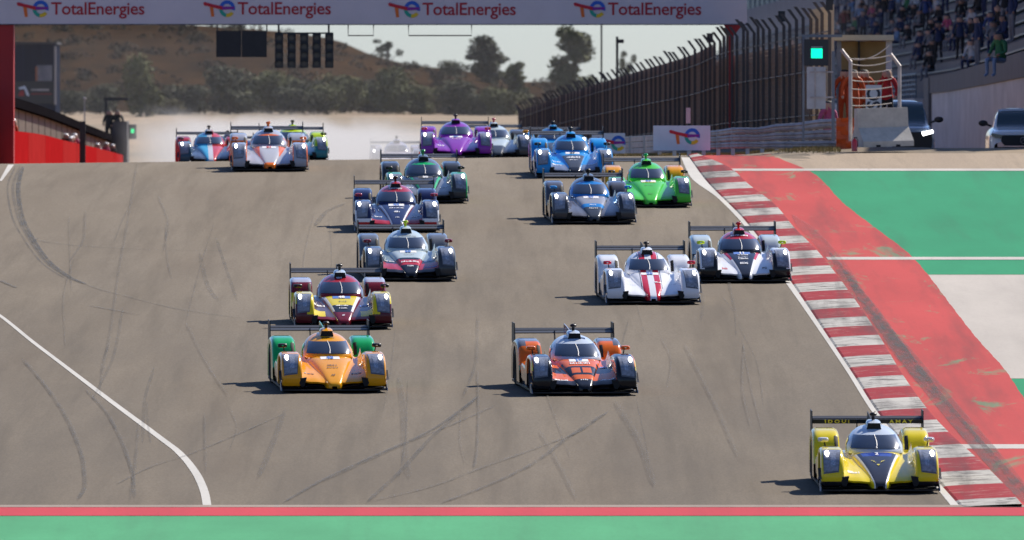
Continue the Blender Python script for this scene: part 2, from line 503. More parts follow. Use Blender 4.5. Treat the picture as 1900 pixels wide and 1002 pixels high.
mark([(820, 935), (900, 905), (990, 862), (1060, 810), (1130, 765)], 0.094, MK2)
mark([(345, 600), (380, 670), (424, 738)], 0.058, MK3)
mark([(203, 640), (190, 680), (186, 740)], 0.043, MK3)
mark([(258, 785), (252, 860), (242, 930)], 0.050, MK3)
mark([(380, 770), (381, 830), (383, 880)], 0.043, MK3)
mark([(530, 760), (505, 830), (480, 890)], 0.101, MK3)
mark([(886, 690), (888, 760), (886, 830), (880, 872)], 0.043, MK2)
mark([(740, 700), (750, 770), (752, 840), (760, 890)], 0.115, MK3)
mark([(1000, 800), (1040, 870), (1070, 930)], 0.072, MK3)
mark([(1270, 640), (1300, 700), (1330, 760), (1370, 850)], 0.072, MK3)
mark([(1140, 745), (1190, 830), (1215, 905)], 0.115, MK3)
mark([(255, 300), (240, 400), (222, 500), (205, 620), (190, 700)], 0.050, MK3)
mark([(400, 440), (420, 500), (440, 560)], 0.072, MK3)
mark([(370, 470), (385, 530), (405, 560)], 0.101, MK3)
random.seed(21)
for k in range(34):                      # the faint braid of racing lines and old scuffs
    u0 = random.uniform(60, 1430); v0 = random.uniform(330, 840); ln = random.uniform(60, 190)
    dr = random.uniform(-.28, .28) + (u0-700)/3000.0; cv = random.uniform(-14, 14)
    if u0 + dr*ln > LINE_L(min(v0+ln, 930)) - 40 or v0 + ln > 930: continue
    mark([(u0, v0), (u0+dr*ln*.5+cv, v0+ln*.5), (u0+dr*ln, v0+ln)], random.choice((.025, .03, .04, .06)), MK3)
# dark rubber dragged across the red run-off
def rmark(pts, w, m, off):
    n = len(pts); t = list(range(n)); fu, fv = pchip(t, [p[0] for p in pts]), pchip(t, [p[1] for p in pts]); rows = []
    for k in range(61):
        q = k/60*(n-1); p = gpt(fu(q), fv(q)); a = w/2*min(1, k/12+.1, (60-k)/8+.1)
        rows.append([(p.x-a, p.y, gz(p.x-a, p.y)+off), (p.x+a, p.y, gz(p.x+a, p.y)+off)])
    MB().grid(rows).build('tyre_mark', m, track, 0, False)
rmark([(1560, 495), (1620, 580), (1700, 690), (1790, 800), (1900, 920), (1925, 943)], .30, MK1, .020)
rmark([(1600, 560), (1680, 650), (1760, 745), (1850, 850), (1915, 930)], .22, MK2, .023)
rmark([(1540, 470), (1600, 560), (1660, 640), (1745, 745)], .35, MK2, .026)
rmark([(1470, 400), (1530, 460), (1590, 540)], .35, MK3, .029)

# verge of dry grass along the foot of the barriers
def grass_strip():
    rnd = random.Random(3); vs = []; fs = []
    for k in range(9000):
        u = rnd.uniform(1120, 1560); v = 286 - 10*rnd.random() + (1300-u)*.012
        p = gpt(u, max(v, 279)); p.y += rnd.uniform(-.5, 2.5); p.z = gz(p.x, p.y)
        a = rnd.uniform(0, 6.28); h = rnd.uniform(.03, .10); w = .012
        o = len(vs); vs += [(p.x-w*math.cos(a), p.y-w*math.sin(a), p.z-.01), (p.x+w*math.cos(a), p.y+w*math.sin(a), p.z-.01), (p.x+rnd.uniform(-.04, .04), p.y+rnd.uniform(-.04, .04), p.z+h)]
        fs.append((o, o+1, o+2))
    b = MB(); b.v, b.f = vs, fs
    o = b.build('dry_grass', mat('dry_grass_blades', (.30, .20, .07), .9, col2=(.18, .16, .05), scale=2), None, 0, False)
    tag(o, 'strip of short dry grass along the foot of the barriers', 'grass', kind='stuff')
grass_strip()
# ------------------------------------------------------------------ hill and vegetation
SKYL = pchip([-4000, -600, 100, 300, 400, 500, 620, 700, 800, 880, 960, 1100, 1300, 1900, 3000, 6000], [60, 46, 46, 48, 52, 62, 84, 112, 130, 141, 158, 166, 172, 176, 180, 190])
rows = []
rh = random.Random(5)
hx = list(np.linspace(-400, -70, 12)) + list(np.linspace(-64, 64, 90)) + list(np.linspace(70, 400, 12))
ph = [(rh.uniform(.05, .6), rh.uniform(.02, .25), rh.uniform(0, 6.28), rh.uniform(.05, .45)) for _ in range(14)]
def hill_z(x, y):
    t = smooth(1165, 1450, y)
    u = 950 + F*x/1450.0
    top = zrow(SKYL(u), 1450)
    z = 6.65 + (top-6.65)*(t**1.15)
    z += sum(a*math.sin(k*x+l*y+p) for k, l, p, a in ph)*.28*t
    if y > 1450: z -= (y-1450)*.01
    return z
for y in list(np.linspace(1158, 1470, 56)) + [1520, 1600, 1800, 2200]:
    rows.append([(x, y, hill_z(x, y) - (.15 if y < 1160 else 0)) for x in hx])
HILLM = bpy.data.materials.new('hillside_scrub'); HILLM.use_nodes = True
nt = HILLM.node_tree; n = N(nt); b = nt.nodes['Principled BSDF']; b.inputs['Roughness'].default_value = 1; b.inputs['Specular IOR Level'].default_value = 0
tc = nt.nodes.new('ShaderNodeTexCoord').outputs['Object']
a1 = n.noise(n.map(tc, (1, .25, 1)), .10, 7, .65, .5); a2 = n.noise(n.map(tc, (1, .3, 1)), .45, 6, .75, .3)
c = n.mix(n.ramp(a1, .36, .62), (.022, .014, .009), (.046, .026, .013))
c = n.mix(n.ramp(a2, .50, .64), c, (.016, .013, .009))
c = n.mix(n.m('MULTIPLY', n.ramp(a2, .42, .30), .3), c, (.085, .052, .026))
nt.links.new(c, b.inputs['Base Color'])
struct(MB().grid(rows).build('hill', HILLM, None, 60, False))

LEAF = [mat('leaf_olive', (.115, .125, .030), .8, col2=(.065, .075, .02), scale=1.2, spec=.2),
        mat('leaf_dark_green', (.060, .070, .028), .8, col2=(.038, .046, .02), scale=1.2, spec=.2),
        mat('leaf_dry_green', (.13, .12, .045), .85, col2=(.08, .075, .03), scale=1.2, spec=.2)]
BARK = mat('bark', (.10, .08, .065), .9, var=.3, scale=8)
def crown_mesh(seed, clumps, nleaf, size):
    rnd = random.Random(seed); vs = []; fs = []
    vol = [c[3]*c[4]*c[5] for c in clumps]; tot = sum(vol)
    for (cx, cy, cz, rx, ry, rz), w in zip(clumps, vol):
        for k in range(int(nleaf*w/tot)):
            while True:
                p = Vector((rnd.uniform(-1, 1), rnd.uniform(-1, 1), rnd.uniform(-1, 1)))
                if .25 < p.length < 1: break
            if rnd.random() < .35: p = p.normalized()*rnd.uniform(.85, 1.18)
            c0 = Vector((cx+p.x*rx, cy+p.y*ry, cz+p.z*rz))
            nrm = Vector((rnd.gauss(0, 1)+p.x, rnd.gauss(0, 1)+p.y, rnd.gauss(0, 1)+p.z+.4)).normalized()
            a = nrm.orthogonal().normalized(); a.rotate(Matrix.Rotation(rnd.uniform(0, 6.28), 3, nrm)); b_ = nrm.cross(a)
            s = size*rnd.uniform(.6, 1.4); o = len(vs)
            vs += [c0-a*s*.5, c0+b_*s*.28, c0+a*s*.6, c0-b_*s*.28]; fs.append((o, o+1, o+2, o+3))
    m = MB(); m.v = [tuple(v) for v in vs]; m.f = fs
    return m.mesh('crown', 0, False)
def trunk_mesh(seed, H, r, tips):
    rnd = random.Random(seed); m = MB()
    m.tube([(0, 0, -.3), (rnd.uniform(-.1, .1), 0, H*.3), (rnd.uniform(-.2, .2), 0, H*.6), (0, 0, H*.85)], [r, r*.8, r*.55, r*.2], 7)
    for (x, y, z) in tips:
        z0 = max(z*.55, .2)
        m.tube([(0, 0, z0), (x*.5, y*.5, z*.8), (x, y, z)], [r*.4, r*.25, r*.08], 5)
    return m.mesh('trunk', 50)
TREES = {}
def tree_kind(key, seed, H, W, style):
    rnd = random.Random(seed); cl = []
    if style == 'bush':
        for k in range(11):
            a = rnd.uniform(0, 6.28); q = rnd.uniform(.1, .62)*W/2; z = H*rnd.uniform(.22, .74)
            cl.append((q*math.cos(a), q*math.sin(a), z, W*rnd.uniform(.16, .27), W*rnd.uniform(.16, .27), H*rnd.uniform(.14, .25)))
    elif style == 'tall':
        for k in range(22):
            z = H*(.16+.76*k/22); q = W*.38*(1-.6*(k/22)**1.5)*rnd.uniform(.15, 1); a = rnd.uniform(0, 6.28)
            cl.append((q*math.cos(a), q*math.sin(a), z, W*rnd.uniform(.10, .20), W*rnd.uniform(.10, .20), H*rnd.uniform(.05, .10)))
    else:                                # sparse
        for k in range(6):
            z = H*(.5+.45*k/6); q = W*.42*rnd.uniform(.3, 1); a = rnd.uniform(0, 6.28)
            cl.append((q*math.cos(a), q*math.sin(a), z, W*rnd.uniform(.10, .16), W*rnd.uniform(.10, .16), H*rnd.uniform(.05, .10)))
    nl = {'bush': 3600, 'tall': 4600, 'sparse': 900}[style]
    TREES[key] = (crown_mesh(seed+1, cl, nl, .30 if style != 'sparse' else .26), trunk_mesh(seed+2, H*.9, .16 if style != 'bush' else .12, [c[:3] for c in cl]), H, W)
tree_kind('bush_a', 11, 5.0, 5.0, 'bush'); tree_kind('bush_b', 23, 5.0, 5.5, 'bush'); tree_kind('round', 31, 5.4, 4.0, 'bush')
tree_kind('tall_a', 41, 6.0, 4.2, 'tall'); tree_kind('tall_b', 57, 6.5, 5.0, 'tall'); tree_kind('sparse', 63, 5.0, 4.0, 'sparse')
def plant(key, u, vtop, d, wpx, hpx, leaf, label, name='tree', cat='tree', turn=0.0, group=None):
    cr, tk, H, W = TREES[key]; s = F/d
    x = (u-950)/s; base = hill_z(x, d) if d > 1160 else gz(x, d)
    ztop = zrow(vtop, d); h = max(ztop-base, hpx/s); base = ztop-h
    e = empty(name, (x, d, base)); e.scale = (wpx/s/W, wpx/s/W, h/H); e.rotation_euler = (0, 0, turn)
    obj_shared('crown', cr, [LEAF[leaf]], e); obj_shared('trunk', tk, [BARK], e)
    tag(e, label, cat, group)
plant('round', 262, 96, 1150, 100, 130, 0, 'rounded olive green tree standing alone on the left of the hillside', turn=.4, group='trees on the hillside')
plant('bush_a', 425, 112, 1172, 130, 95, 1, 'broad dark bushy tree below the black hanging board', turn=1, group='trees on the hillside')
plant('bush_b', 505, 118, 1178, 130, 90, 0, 'bushy olive tree below the left end of the start lights', turn=2, group='trees on the hillside')
plant('bush_a', 572, 140, 1172, 90, 70, 1, 'low dark bushy tree below the right end of the start lights', turn=3, group='trees on the hillside')
plant('bush_b', 640, 126, 1180, 120, 85, 0, 'wide olive bush left of the sparse tree on the ridge', turn=4, group='trees on the hillside')
plant('bush_a', 722, 114, 1176, 110, 95, 0, 'tall olive bush directly below the sparse tree on the ridge', turn=5, group='trees on the hillside')
plant('bush_b', 790, 165, 1172, 80, 55, 2, 'low dry green bush above the purple race car', turn=.7, group='trees on the hillside')
plant('bush_a', 858, 138, 1165, 125, 90, 1, 'dark rounded bushy tree below the tall ridge tree', turn=1.7, group='trees on the hillside')
plant('bush_b', 930, 150, 1160, 110, 85, 0, 'olive bushy tree beside the far end of the catch fence', turn=2.7, group='trees on the hillside')
for k, (u_, vt, d_, w_, h_, lf, key, lb) in enumerate(((340, 150, 1168, 110, 60, 1, 'bush_a', 'low dark bush between the lone rounded tree and the black board'), (465, 135, 1190, 120, 80, 0, 'bush_b', 'olive bush between board and start lights, set further back'),
        (540, 152, 1166, 110, 60, 1, 'bush_b', 'low dark bush right below the middle of the start lights'), (605, 150, 1168, 100, 60, 0, 'bush_a', 'low olive bush right of the start lights'), (680, 140, 1186, 110, 75, 1, 'bush_a', 'dark bush between the two wide olive bushes'),
        (760, 150, 1170, 100, 65, 0, 'bush_a', 'olive bush left of the purple race car roof'), (815, 150, 1180, 90, 70, 2, 'bush_b', 'dry green bush behind the purple race car'), (895, 165, 1162, 100, 60, 1, 'bush_b', 'low dark bush above the pale silver race car'), (310, 175, 1163, 90, 45, 2, 'bush_b', 'low dry bush at the foot of the lone rounded tree'))):
    plant(key, u_, vt, d_, w_, h_, lf, lb, 'bush', 'bush', k*1.3, 'bushes at the foot of the hill')
plant('tall_a', 908, 62, 1380, 120, 120, 1, 'tall dark tree on the ridge with rounded double top', turn=.3, group='trees on the skyline')
plant('bush_a', 838, 106, 1390, 70, 58, 1, 'small dark rounded tree left of the tall ridge tree', turn=.9, group='trees on the skyline')
plant('tall_a', 955, 112, 1350, 60, 70, 0, 'narrow olive tree right of the tall ridge tree', turn=2.2, group='trees on the skyline')
plant('tall_b', 1066, 42, 1300, 135, 140, 0, 'tall loose pine rising behind the catch fence', turn=1.1, group='trees on the skyline')
plant('sparse', 722, 68, 1420, 70, 70, 1, 'thin sparse tree on the ridge with open crown', turn=.2, group='trees on the skyline')
plant('sparse', 1163, 86, 1250, 40, 60, 0, 'small thin tree peeping over the catch fence', turn=1.2, group='trees on the skyline')
plant('bush_b', 135, 160, 1165, 90, 45, 1, 'dark low bush right of the navy pit building', turn=3.3, group='trees on the hillside')
plant('bush_a', 195, 148, 1172, 80, 50, 1, 'dark low bush left of the lone rounded tree', turn=4.1, group='trees on the hillside')
def scrub():
    rnd = random.Random(77); cl = []
    for k in range(520):
        d = rnd.uniform(1172, 1450); u = rnd.uniform(-100, 1250); x = (u-950)/F*d; z = hill_z(x, d); r = rnd.uniform(.25, .8)
        cl.append((x, d, z+r*.3, r*rnd.uniform(.8, 1.5), r, r*rnd.uniform(.45, .8)))
    me = crown_mesh(78, cl, 26000, .26)
    o = obj('scrub', me, mat('scrub_leaves', (.05, .04, .022), .9, col2=(.03, .028, .014), scale=.3, spec=.1)); tag(o, 'low dry scrub scattered over the hillside', 'scrub', kind='stuff')
scrub()

# dust hanging over the dip beyond the crest
def dust():
    x0, x1, y0, y1 = -13.2, -2.2, 532.0, 690.0
    m = bpy.data.materials.new('dust'); m.use_nodes = True; nt = m.node_tree; nt.nodes.clear(); n = N(nt)
    out = nt.nodes.new('ShaderNodeOutputMaterial'); pv_ = nt.nodes.new('ShaderNodeVolumePrincipled')
    tc = nt.nodes.new('ShaderNodeTexCoord').outputs['Object']
    sx = nt.nodes.new('ShaderNodeSeparateXYZ'); nt.links.new(tc, sx.inputs[0])
    nz = n.noise(n.map(tc, (1, .16, 1.3)), .42, 4, .6, .5)
    h = n.m('ADD', sx.outputs[2], n.m('MULTIPLY', nz, -3.0))            # ragged top
    h = n.m('ADD', h, n.m('MULTIPLY', sx.outputs[0], .045))
    body = n.ramp(h, .40, -.2)
    edge = n.m('MULTIPLY', n.ramp(sx.outputs[0], -4.1, -2.6), n.ramp(sx.outputs[0], 6.8, 3.5))
    dn = n.m('MULTIPLY', n.m('MULTIPLY', body, edge), .030)
    nt.links.new(dn, pv_.inputs['Density']); pv_.inputs['Color'].default_value = (.90, .88, .87, 1); pv_.inputs['Anisotropy'].default_value = .1
    nt.links.new(pv_.outputs[0], out.inputs['Volume'])
    zc = 4.2
    o = MB().box(x0+9.1, x1+9.1, y0-618, y1-618, -3.0, 2.9).build('dust_cloud', m, None, 0)
    o.location = (-9.1, 618, zc)
    tag(o, 'pale dust cloud hanging over the track beyond the crest', 'dust', kind='stuff')
dust()

# ------------------------------------------------------------------ people
def person_mesh(pose):
    if pose == 'stand': J = {'p': (0, 0, .93), 'c': (0, .01, 1.22), 'n': (0, 0, 1.46), 'h': (0, -.02, 1.58), 't': (0, -.02, 1.70),
                             'k': (.10, -.02, .5), 'f': (.11, .0, .08), 'e': (.29, .02, 1.14), 'w': (.27, -.10, .90), 'toe': (.12, -.15, .04)}
    elif pose == 'seat': J = {'p': (0, 0, .12), 'c': (0, -.02, .40), 'n': (0, -.05, .64), 'h': (0, -.08, .76), 't': (0, -.08, .88),
                              'k': (.13, -.45, .14), 'f': (.13, -.42, -.30), 'e': (.27, -.10, .32), 'w': (.14, -.36, .22), 'toe': (.13, -.56, -.34)}
    else: J = {'p': (0, 0, .93), 'c': (0, .01, 1.22), 'n': (0, 0, 1.46), 'h': (0, -.02, 1.58), 't': (0, -.02, 1.70),
               'k': (.11, -.04, .5), 'f': (.13, .02, .08), 'e': (.30, -.18, 1.20), 'w': (.10, -.30, 1.45), 'toe': (.14, -.13, .04)}
    mir = lambda q: (-q[0], q[1], q[2])
    sh = (.19, J['n'][1]+.02, J['n'][2]-.06); hp = (.10, J['p'][1], J['p'][2]-.03)
    V_ = [J['p'], J['c'], J['n'], J['h'], J['t'], sh, J['e'], J['w'], mir(sh), mir(J['e']), mir(J['w']), hp, J['k'], J['f'], J['toe'], mir(hp), mir(J['k']), mir(J['f']), mir(J['toe'])]
    E = [(0, 1), (1, 2), (2, 3), (3, 4), (2, 5), (5, 6), (6, 7), (2, 8), (8, 9), (9, 10), (0, 11), (11, 12), (12, 13), (13, 14), (0, 15), (15, 16), (16, 17), (17, 18)]
    Rr = [(.16, .11), (.17, .12), (.075, .075), (.145, .155), (.125, .135), (.085, .085), (.05, .05), (.04, .04), (.075, .075), (.05, .05), (.04, .04),
          (.095, .095), (.065, .065), (.05, .05), (.04, .03), (.095, .095), (.065, .065), (.05, .05), (.04, .03)]
    me = bpy.data.meshes.new('person'); me.from_pydata(V_, E, [])
    o = bpy.data.objects.new('person', me); COL.objects.link(o)
    bm = bmesh.new(); bm.from_mesh(me); lay = bm.verts.layers.skin.verify(); bm.verts.ensure_lookup_table()
    for i_, v in enumerate(bm.verts): v[lay].radius = Rr[i_]; v[lay].use_root = (i_ == 0)
    bm.to_mesh(me); bm.free()
    o.modifiers.new('s', 'SKIN'); sb = o.modifiers.new('d', 'SUBSURF'); sb.levels = 1; sb.render_levels = 1
    dg = bpy.context.evaluated_depsgraph_get(); r = bpy.data.meshes.new_from_object(o.evaluated_get(dg))
    bpy.data.objects.remove(o)
    r.materials.clear()
    for _ in range(4): r.materials.append(None)
    hz, nz = J['p'][2], J['n'][2]
    for p in r.polygons:
        c_ = p.center
        if c_.z > nz+.02: k = 3 if (c_.z > nz+.15 or (c_.y > J['h'][1]+.03)) else 2
        elif (Vector(J['w'])-c_).length < .10 or (Vector(mir(J['w']))-c_).length < .10: k = 2
        elif pose == 'seat': k = 1 if (c_.z < .16 or c_.y < -.22 and c_.z < .2) else 0
        else: k = 1 if c_.z < hz-.02 else 0
        p.material_index = k; p.use_smooth = True
    r.name = 'person'
    return r
PERS = {k: person_mesh(k) for k in ('stand', 'seat', 'phone')}
CLOTH = {n_: mat('cloth_' + n_.replace(' ', '_'), c_, .9, var=.15, scale=10) for n_, c_ in {
    'black': (.015, .015, .018), 'navy': (.02, .03, .08), 'red': (.34, .015, .02), 'white': (.42, .42, .44), 'grey': (.16, .16, .18), 'pale blue': (.16, .24, .38),
    'green': (.03, .14, .06), 'maroon': (.15, .02, .03), 'pink': (.38, .07, .15), 'orange': (.36, .052, .010), 'dark blue': (.03, .05, .16)}.items()}
SKIN = [mat('skin_light', (.42, .24, .17), .7), mat('skin_tan', (.28, .15, .10), .7)]
HAIR = {'dark': mat('hair_dark', (.02, .015, .012), .7), 'brown': mat('hair_brown', (.08, .045, .025), .7), 'cap': mat('cap_black', (.02, .02, .025), .8), 'helmet': mat('helmet_white', (.8, .8, .8), .3, coat=.6)}
def person(loc, pose, top, legs, hair, face, label, group, skin=0, scale=1.0):
    o = obj_shared('person', PERS[pose], [CLOTH[top], CLOTH[legs], SKIN[skin], HAIR[hair]])
    o.location = loc; o.rotation_euler = (0, 0, face); o.scale = (scale,)*3
    return tag(o, label, 'person', group)

# ------------------------------------------------------------------ lettering and logo on boards
LG = {'red': mat('logo_red', (.55, .012, .03), .6), 'orange': mat('logo_orange', (.75, .16, .02), .6), 'blue': mat('logo_blue', (.02, .12, .55), .6),
      'purple': mat('logo_purple', (.25, .02, .28), .6), 'green': mat('logo_green', (.02, .35, .25), .6), 'yellow': mat('logo_yellow', (.75, .50, .02), .6), 'text': mat('lettering_red', (.42, .008, .02), .6)}
def emb(parent, x, y, z, s):             # the bar, leg and ring emblem, s tall, lower left corner at x, z; on the plane y
    def ring(a0, a1, col, dy):
        rows = []
        for k in range(15):
            a = R(a0+(a1-a0)*k/14); rows.append([(x+s*(1.42+.42*q*math.cos(a)*1.05), y-dy, z+s*(.52+.46*q*math.sin(a))) for q in (.62, 1.08)])
        MB().grid(rows).build('emblem_arc', LG[col], parent, 0, False)
    ring(-12, 100, 'blue', .004); ring(100, 178, 'blue', .0045); ring(178, 262, 'green', .005); ring(262, 325, 'yellow', .0055)
    def quad(pts, col, dy): MB().add([(x+s*p[0], y-dy, z+s*p[1]) for p in pts], [tuple(range(len(pts)))]).build('emblem_bar', LG[col], parent, 0, False)
    quad([(.38, .66), (.60, .62), (.66, .05), (.48, .05)], 'orange', .006)
    quad([(.0, .86), (.05, .72), (.55, .60), (1.15, .44), (1.15, .66), (.5, .80), (.10, .92)], 'red', .008)
    quad([(1.13, .445), (1.84, .50), (1.84, .64), (1.13, .655)], 'purple', .0085)
def words(parent, t, x, y, z, h, m, bold=.018, sp=1.0, name='lettering'):
    vs, fs = text_mesh(t, bold, sp); x0 = min(v[0] for v in vs)
    return MB().add([(x+(v[0]-x0)*h, y, z+v[1]*h) for v in vs], fs).build(name, m, parent, 0, False)

# ------------------------------------------------------------------ start gantry with banner and lights
DG = 500.0; sg = F/DG
def X(u, d=DG): return (u-950)/F*d
def Z(v, d=DG): return zrow(v, d)
gan = empty('start_gantry', (0, DG, gz(0, DG)))
GI = Matrix.Translation(-Vector(gan.location))
def gpart(m_, name, ma, parent=gan, deg=0):
    m_.v = [tuple(GI @ Vector(v)) for v in m_.v]; return m_.build(name, ma, parent, deg)
BANNER = mat('banner_fabric', (.66, .60, .62), .7, var=.06, scale=.5)
gpart(MB().box(X(-60), X(1386), DG, DG+.04, Z(44.5), Z(-70)), 'banner', BANNER)
gpart(MB().box(X(-60), X(1386), DG+.05, DG+1.3, Z(40), Z(-62)), 'truss_box', mat('gantry_grey', (.30, .29, .32), .5, .3))
gpart(MB().box(X(-60), X(1386), DG-.01, DG+.06, Z(46.5), Z(44.6)), 'banner_hem', mat('banner_hem', (.06, .05, .06), .7))
GRED = mat('gantry_red_paint', (.36, .006, .008), .5, var=.06, scale=2)
gpart(MB().box(X(-60), X(25), DG+.07, DG+1.2, 2.0, Z(-60)), 'column', GRED)
cx = X(1357); col = MB().box(cx-.075, cx+.075, DG+.07, DG+.32, 3.0, Z(52)); gpart(col, 'column', GRED)
gpart(MB().prism([(X(1343), Z(46)), (X(1378), Z(46)), (X(1365), Z(62)), (X(1352), Z(62))], 'y', DG+.02, DG+.5), 'column_head', GRED)
for u0, dv in ((27, 1), (373, 0), (716, 4), (1060, 3)):
    zb = Z(36.0 + dv)
    emb(gan, X(u0+4), -.012, Z(32.5+dv*.3)-gan.location.z, 32/sg*.98)
    words(gan, 'TotalEnergies', X(u0+68), -.012, Z(26.5+dv*.3)-gan.location.z, 22.5/sg, LG['text'], .012, .97)
HANG = mat('black_steel', (.02, .02, .022), .5)
for u_ in (403, 495): gpart(MB().box(X(u_)-.02, X(u_)+.02, DG+.1, DG+.14, Z(60), Z(44)), 'board_hanger', HANG)
sb_ = gpart(MB().box(X(401), X(447.5), DG+.05, DG+.25, Z(106), Z(57)), 'display_panel', mat('dark_display', (.012, .012, .014), .5, var=.3, scale=3))
gpart(MB().box(X(448.5), X(495), DG+.05, DG+.25, Z(106), Z(57)), 'display_panel', MATS['dark_display'])
hb = MB()
for u_ in (517, 610): hb.box(X(u_)-.03, X(u_)+.03, DG+.1, DG+.16, Z(70), Z(44))
hb.box(X(510), X(618), DG+.2, DG+.24, Z(63), Z(60)); gpart(hb, 'light_hanger', HANG)
for k in range(5):
    u_ = 510 + 23.3*k
    case = gpart(MB().box(X(u_), X(u_+15.5), DG+.03, DG+.19, Z(126), Z(62)), 'start_light', HANG)
    for j in range(4):
        zc = Z(70 + 16*j); xc = X(u_+7.7)
        lens = MB(); pr = [(math.cos(t)*.085, math.sin(t)*.085) for t in np.linspace(0, 2*math.pi, 13)[:-1]]
        lens.add([(xc+a, DG+.02, zc+b_) for a, b_ in pr], [tuple(range(12))])
        gpart(lens, 'lens', mat('unlit_lens', (.06, .045, .04), .2), case)
        hd = [(xc+math.cos(t)*.10, zc+math.sin(t)*.10) for t in np.linspace(.15, math.pi-.15, 8)]
        gpart(MB().grid([[(a, DG+.028, b_) for a, b_ in hd], [(a, DG-.14, b_) for a, b_ in hd]]), 'lens_hood', HANG, case)
for a, b_ in ((646, 693), (758, 875)):
    gpart(MB().tube([(X(a), DG+.1, Z(45)), (X(a), DG+.1, Z(66)), (X(b_), DG+.1, Z(66)), (X(b_), DG+.1, Z(45))], .02, 5), 'hanging_frame', HANG)
tag(gan, 'overhead start gantry with lilac white sponsor banner and red columns', 'gantry')

# ------------------------------------------------------------------ right-hand catch fence
fen = empty('catch_fence', (fence_x(425), 425, gz(fence_x(425)-1, 425)))
FI = Matrix.Translation(-Vector(fen.location))
def ftop(d): return pchip([405, 425, 445, 470, 500, 540, 600, 680, 800], [zrow(-14, 405), zrow(0, 425), zrow(14, 445), zrow(30, 470), zrow(46, 500), zrow(84, 540), zrow(116, 600), zrow(150, 680), zrow(195, 800)])(d)
POSTM = mat('fence_steel', (.085, .070, .064), .55, .3)
WIREM = mat('fence_mesh_wire', (.34, .235, .175), .8)
LIT_TANW = mat('fence_mesh_lit_tan', (.62, .47, .30), .8)  # near mesh coloured paler, as if light shone through it
rf = random.Random(12); d = 427.0
while d < 800:
    x, zt = fence_x(d), ftop(d)+rf.uniform(-.10, .10); zb = gz(x-1.5, d)-.2; w = .045
    mm = MB().box(x-w, x+w, d-w, d+w, zb, zt-.32)
    mm.prism([(x-w, zt-.32), (x+w, zt-.32), (x-.17, zt-.02), (x-.27, zt-.02)], 'y', d-w, d+w)
    mm.v = [tuple(FI @ Vector(v)) for v in mm.v]; mm.build('fence_post', POSTM, fen, 0)
    d += (4.4 if d < 520 else 5.2)*rf.uniform(.7, 1.3)
def fmesh(d0, d1, dv, ma, topgap):
    mm = MB(); d = d0
    while d < d1:
        x, zt = fence_x(d)+.09, ftop(d)-topgap; zb = gz(x-1.5, d); r = .010
        o = len(mm.v); mm.v += [(x-r, d, zb), (x+r, d, zb), (x+r, d, zt), (x-r, d, zt)]; mm.f.append((o, o+1, o+2, o+3)); d += dv
    for k in range(26):
        q = (k+.5)/26; ds = np.linspace(d0, d1, 24)
        mm.tube([(fence_x(t)+.09, t, gz(fence_x(t)-1.4, t)+q*(ftop(t)-topgap-gz(fence_x(t)-1.4, t))) for t in ds], .012, 3, False)
    mm.v = [tuple(FI @ Vector(v)) for v in mm.v]
    o = mm.build('fence_mesh', ma, fen, 0, False); o['kind'] = 'stuff'
fmesh(426.5, 442, .16, LIT_TANW, .10); fmesh(442, 520, .42, WIREM, .95); fmesh(520, 800, .33, WIREM, .32)
mm = MB()
for q, dq in ((.25, 520), (.55, 520), (.8, 520)):
    mm.tube([(fence_x(t)+.0, t, gz(fence_x(t)-1.4, t)+q*(ftop(t)-gz(fence_x(t)-1.4, t))) for t in np.linspace(428, 800, 30)], .02, 4)
mm.v = [tuple(FI @ Vector(v)) for v in mm.v]; mm.build('fence_cable', POSTM, fen, 0)
mm = MB(); ds = np.linspace(520, 800, 40)                # dark windbreak cloth tied behind the far mesh
mm.grid([[(fence_x(t)+.16, t, gz(fence_x(t)-1.5, t)) for t in ds], [(fence_x(t)+.16, t, ftop(t)-.38) for t in ds]])
mm.v = [tuple(FI @ Vector(v)) for v in mm.v]; mm.build('windbreak_cloth', mat('brown_windbreak', (.46, .31, .22), .9, var=.35, scale=.4, stretch=(1, .3, .2)), fen, 0, False)
mm = MB(); ds = np.linspace(440, 520, 20)
mm.grid([[(fence_x(t)+.18, t, gz(fence_x(t)-1.5, t)) for t in ds], [(fence_x(t)+.18, t, ftop(t)-.95+.2*math.sin(t*.5)) for t in ds]])
mm.v = [tuple(FI @ Vector(v)) for v in mm.v]; mm.build('windbreak_cloth', MATS['brown_windbreak'], fen, 0, False)
for d, h in ((520, .25), (460, .22), (427, .25)):
    x, zt = fence_x(d), ftop(d)
    mm = MB().box(x-.10, x+.10, d-.06, d+.06, zt-.25, zt+.05); mm.v = [tuple(FI @ Vector(v)) for v in mm.v]; mm.build('fence_lamp', HANG, fen, 0)
mm = MB().box(X(1145, 640)-.05, X(1145, 640)+.05, 640, 640.1, 5, zrow(68, 640)).box(X(1152, 640)-.12, X(1152, 640)+.12, 639.9, 640.05, zrow(80, 640), zrow(73, 640))
mm.v = [tuple(FI @ Vector(v)) for v in mm.v]; mm.build('mast', HANG, fen, 0)
mm = MB().tube([(X(1116, 700), 700, 4), (X(1116, 700), 700, zrow(40, 700))], .04, 5); mm.v = [tuple(FI @ Vector(v)) for v in mm.v]; mm.build('mast', HANG, fen, 0)
tag(fen, 'long dark catch fence with bent posts along the right of the straight', 'fence')

